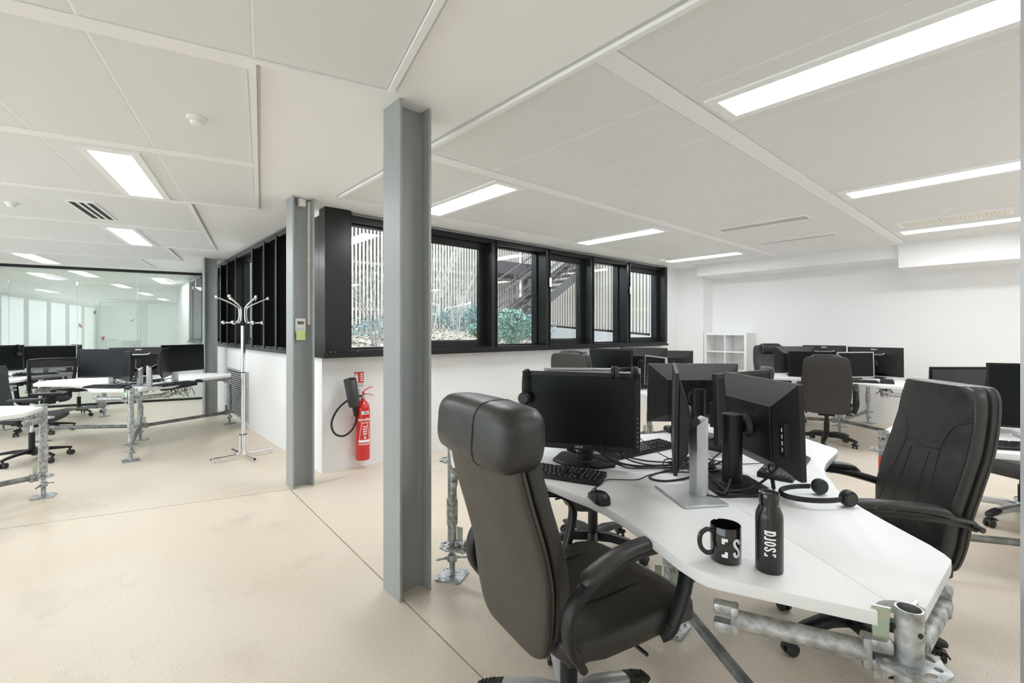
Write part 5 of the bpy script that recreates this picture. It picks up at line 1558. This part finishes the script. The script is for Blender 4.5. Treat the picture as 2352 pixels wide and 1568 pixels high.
# ================================================================== THE COURTYARD OUTSIDE
def gz(x, y):
    q = min(1, max(0, (y - 4.8) / 6.5))
    z = 1.02 + 0.46 * q
    k = min(1, max(0, (x - 6.0) / 4.0))
    z = z * (1 - k) + (1.0 + 0.16 * q) * k
    return z + 0.05 * math.sin(x * 2.3 + y) * math.sin(y * 1.9) * (1 - k * 0.7)
m_soil = mat('leaf littered soil', (0.30, 0.27, 0.23), 0.95, bump=0.6, bscale=14, col2=(0.55, 0.53, 0.48), vscale=9)
b = MB(); nx, ny = 46, 34
v = [(1.83 + 9.2 * i / nx, 4.78 + 8.3 * j / ny, gz(1.83 + 9.2 * i / nx, 4.78 + 8.3 * j / ny)) for i in range(nx + 1) for j in range(ny + 1)]
f = [(i * (ny + 1) + j, (i + 1) * (ny + 1) + j, (i + 1) * (ny + 1) + j + 1, i * (ny + 1) + j + 1) for i in range(nx) for j in range(ny)]
structure(b.add(v, f).build('ground', m_soil, smooth=180))
q = random.Random(3)
def leaf_quads(b, c, n, spread, size, zfun=None, flat=False):
    for k in range(n):
        while True:
            u = Vector((q.uniform(-1, 1), q.uniform(-1, 1), q.uniform(-1, 1)))
            if 0.25 < u.length < 1: break
        p = Vector((c[0] + u.x * spread[0], c[1] + u.y * spread[1], c[2] + u.z * spread[2]))
        if zfun:
            p.z = zfun(p.x, p.y) + q.uniform(0.005, 0.03)
        a = Vector((q.uniform(-1, 1), q.uniform(-1, 1), q.uniform(-.25, .25) if flat else q.uniform(-1, 1))).normalized()
        e = Vector((q.uniform(-1, 1), q.uniform(-1, 1), q.uniform(-.25, .25) if flat else q.uniform(-1, 1)))
        e = (e - a * e.dot(a)).normalized()
        s = size * q.uniform(0.6, 1.3)
        o = len(b.v)
        b.v += [tuple(p - a * s), tuple(p + e * s * 0.38), tuple(p + a * s), tuple(p - e * s * 0.38)]
        b.f.append((o, o + 1, o + 2, o + 3))
m_litter = mat('dry leaves', (0.62, 0.57, 0.50), 0.8, col2=(0.35, 0.28, 0.22), vscale=30)
b = MB()
leaf_quads(b, (6.2, 8.15, 0), 6500, (4.1, 3.2, 0), 0.055, gz, True)
o = stuff(b.build('fallen_leaves', m_litter, smooth=0)); tag(o, 'pale dry leaves covering the bank outside the windows', 'leaves')
# slatted timber fence round two sides
m_slat = mat('pale larch slat', (0.62, 0.58, 0.52), 0.8, col2=(0.48, 0.44, 0.39), vscale=6)
m_dark = mat('dark backing', (0.045, 0.045, 0.045), 0.9)
fc = thing('slatted_fence', 'tall fence of pale vertical timber slats along the back of the courtyard', 'fence', (1.9, 11.55, 0))
MB().box(0, 8.7, 0.16, 0.18, 1.0, 7.0).build('backing', m_dark, fc, smooth=0)
for z in (1.9, 3.1, 4.3, 5.5):
    MB().box(0, 8.7, 0.03, 0.08, z, z + 0.07).build('rail', m_slat, fc, smooth=0)
me_sl = MB().box(-0.024, 0.024, -0.03, 0.03, 1.30, 7.0).mesh('slat', m_slat, 0)
for k in range(87):
    ob('slat', me_sl, fc, loc=(0.05 + k * 0.1, 0, 0))
fc2 = thing('slatted_fence', 'tall fence of pale vertical timber slats along the right side of the courtyard', 'fence', (10.65, 4.85, 0))
MB().box(0.16, 0.18, 0, 6.85, 0.9, 7.0).build('backing', m_dark, fc2, smooth=0)
for z in (1.9, 3.1, 4.3, 5.5):
    MB().box(0.03, 0.08, 0, 6.85, z, z + 0.07).build('rail', m_slat, fc2, smooth=0)
me_sl2 = MB().box(-0.03, 0.03, -0.026, 0.026, 0, 1).mesh('slat', m_slat, 0)
for k in range(66):
    y = 0.05 + k * 0.1
    o = ob('slat', me_sl2, fc2, loc=(0, y, 1.18 + 0.072 * y)); o.scale = (1, 1, 5.7)
structure(MB().box(10.2, 10.62, 4.85, 11.5, 0.9, 1.0).add([(10.45, 4.85, 1.12), (10.62, 4.85, 1.12), (10.62, 11.5, 1.60), (10.45, 11.5, 1.60), (10.45, 4.85, 0.9), (10.62, 4.85, 0.9), (10.62, 11.5, 0.9), (10.45, 11.5, 0.9)], [(0, 1, 2, 3), (7, 6, 5, 4), (0, 3, 7, 4), (1, 5, 6, 2), (0, 4, 5, 1), (3, 2, 6, 7)]).build('trim_14', mat('pale concrete kerb', (0.55, 0.56, 0.57), 0.9), smooth=0))

# dark steel outdoor stair
m_st = mat('dark bronze steel', (0.075, 0.068, 0.072), 0.6)
st = thing('outdoor_stair', 'dark steel stair with open treads rising to the right in the courtyard', 'stair', (6.9, 8.0, 0))
def zst(x):
    return 1.28 + 0.615 * x
for y in (0, 1.0):
    MB().add([(0, y, zst(0) - 0.12), (3.55, y, zst(3.55) - 0.12), (3.55, y, zst(3.55) + 0.12), (0, y, zst(0) + 0.12), (0, y + 0.03, zst(0) - 0.12), (3.55, y + 0.03, zst(3.55) - 0.12), (3.55, y + 0.03, zst(3.55) + 0.12), (0, y + 0.03, zst(0) + 0.12)], [(0, 1, 2, 3), (7, 6, 5, 4), (0, 4, 5, 1), (1, 5, 6, 2), (2, 6, 7, 3), (3, 7, 4, 0)]).build('stringer', m_st, st, smooth=0)
for k in range(12):
    x = 0.10 + k * 0.285
    MB().box(x - 0.02, x + 0.25, 0.03, 1.0, zst(x + 0.11) + 0.01, zst(x + 0.11) + 0.05).build('tread', m_st, st, smooth=0)
for y in (0.015, 1.015):
    for k, x in enumerate((0.15, 1.2, 2.25, 3.3)):
        MB().box(x - 0.025, x + 0.025, y - 0.008, y + 0.008, zst(x), zst(x) + 1.0).build('rail_post', m_st, st, smooth=0)
    for hgt in (0.30, 0.50, 0.70, 0.98):
        MB().cyl((0, y, zst(0) + hgt), (3.55, y, zst(3.55) + hgt), 0.014 if hgt < 0.9 else 0.022, n=8).build('rail', m_st, st)
wk = MB().box(8.7, 10.4, 10.4, 11.3, 3.05, 3.42).build('walkway', m_st, smooth=0); tag(wk, 'dark steel walkway slab crossing behind the stair', 'walkway')
for x in (8.8, 10.2):
    MB().box(x - 0.05, x + 0.05, 10.8, 10.9, 1.0, 3.05).build('post', m_st, wk, smooth=0)

# plants
m_leafg = mat('green leaves', (0.10, 0.26, 0.19), 0.45, col2=(0.40, 0.55, 0.50), vscale=18)
m_leafb = mat('grey green leaves', (0.30, 0.42, 0.42), 0.6, col2=(0.10, 0.19, 0.19), vscale=16)
m_twig = mat('pale twigs', (0.46, 0.43, 0.41), 0.8)
def bush(label, c, spread, n, size, m):
    t = thing('shrub', label, 'shrub', (c[0], c[1], gz(c[0], c[1])))
    b = MB()
    leaf_quads(b, (0, 0, spread[2] + 0.02), n, spread, size)
    leaf_quads(b, (spread[0] * 0.2, 0, spread[2] * 1.35), n // 3, (spread[0] * 0.6, spread[1] * 0.6, spread[2] * 0.62), size)
    stuff(b.build('foliage', m, t, smooth=0))
    for k in range(6):
        a = q.uniform(0, 6.28)
        MB().sweep(catmull([(0, 0, 0), (0.2 * spread[0] * math.cos(a), 0.2 * spread[1] * math.sin(a), spread[2] * 0.6), (0.6 * spread[0] * math.cos(a), 0.6 * spread[1] * math.sin(a), spread[2] * 1.3)], 4), 0.008, n=5).build('stem', m_twig, t)
bush('bright green leafy bush close outside the second fixed window', (4.90, 5.55), (0.31, 0.30, 0.30), 1500, 0.036, m_leafg)
bush('blue green shrub beside the white garden chair', (6.9, 9.6), (0.75, 0.6, 0.36), 900, 0.05, m_leafb)
bush('grey green shrub behind the white garden chair', (6.2, 10.6), (0.8, 0.5, 0.34), 800, 0.05, m_leafb)
bush('grey green shrub below the stair', (7.4, 7.5), (0.5, 0.4, 0.30), 700, 0.045, m_leafb)
bush('low grey green shrub on the bank at the left window', (3.6, 7.6), (0.6, 0.6, 0.2), 420, 0.04, m_leafb)
bush('small green tuft on the bank in front of the garden chair', (5.6, 7.4), (0.16, 0.16, 0.12), 260, 0.05, m_leafg)
def bare(label, x, y, n, hgt, lean):
    t = thing('bare_shrub', label, 'shrub', (x, y, gz(x, y) - 0.02), 0, 'bare winter shrubs on the bank')
    for k in range(n):
        a = q.uniform(0, 6.28); l = hgt * q.uniform(0.6, 1.0); o = q.uniform(0.15, 0.5) * lean
        tip = (o * math.cos(a) * l, o * math.sin(a) * l, l)
        p = catmull([(0.05 * math.cos(a), 0.05 * math.sin(a), 0), (tip[0] * 0.3 + q.uniform(-.05, .05), tip[1] * 0.3 + q.uniform(-.05, .05), l * 0.45), tip], 4)
        b = MB().sweep(p, [0.007 - 0.005 * i / (len(p) - 1) for i in range(len(p))], n=5)
        for s in range(5):
            i = q.randrange(3, len(p) - 1); a2 = a + q.uniform(-1.6, 1.6); l2 = l * q.uniform(0.15, 0.4)
            e = p[i] + Vector((math.cos(a2) * l2 * 0.6, math.sin(a2) * l2 * 0.6, l2))
            b.sweep([p[i], (p[i] + e) / 2 + Vector((q.uniform(-.03, .03), q.uniform(-.03, .03), 0)), e], [0.004, 0.003, 0.0015], n=4)
        b.build('branch', m_twig, t, smooth=60)
bare('bare twiggy shrub outside the window left of the tall column', 3.15, 6.6, 12, 1.6, 1.3)
bare('bare shrub with long pale branches in front of the fence, right of the tall column', 5.6, 9.0, 16, 2.6, 1.0)
bare('bare dark twigs beside the green bush', 5.5, 7.9, 12, 1.7, 1.2)
def garden_chair(x, y, rz, label):
    t = thing('garden_chair', label, 'chair', (x, y, gz(x, y) - 0.01), R(rz), 'white garden chairs in the courtyard')
    for s in (1, -1):
        yy = s * 0.26
        MB().sweep(catmull([(0.27, yy, 0), (0.24, yy, 0.30), (0.225, yy, 0.60), (0.18, yy, 0.66), (0.0, yy, 0.68), (-0.20, yy, 0.74), (-0.27, yy * 0.9, 0.80)], 4), 0.013, n=8).build('front_leg', m_white, t)
        MB().sweep(catmull([(-0.30, yy, 0), (-0.22, yy, 0.42), (-0.25, yy * 0.95, 0.62), (-0.29, yy * 0.9, 0.80)], 4), 0.013, n=8).build('rear_leg', m_white, t)
        MB().cyl((0.23, yy, 0.42), (-0.22, yy, 0.42), 0.012, n=8).build('side_rail', m_white, t)
    for k in range(6):
        xx = 0.21 - k * 0.078
        MB().box(xx - 0.028, xx + 0.028, -0.26, 0.26, 0.425, 0.437).build('seat_slat', m_white, t, smooth=0)
    for k in range(4):
        z = 0.52 + k * 0.08; xx = -0.237 - (z - 0.45) * 0.14
        MB().sweep(catmull([(xx + 0.02, -0.245, z), (xx - 0.03, 0, z), (xx + 0.02, 0.245, z)], 4), 0.006, 0.026, n=8, e=0.5).build('back_slat', m_white, t)
garden_chair(6.9, 9.9, 165, 'white slatted garden armchair standing on the bank before the fence')
garden_chair(6.15, 10.2, 20, 'second white garden chair, half hidden by the tall column')
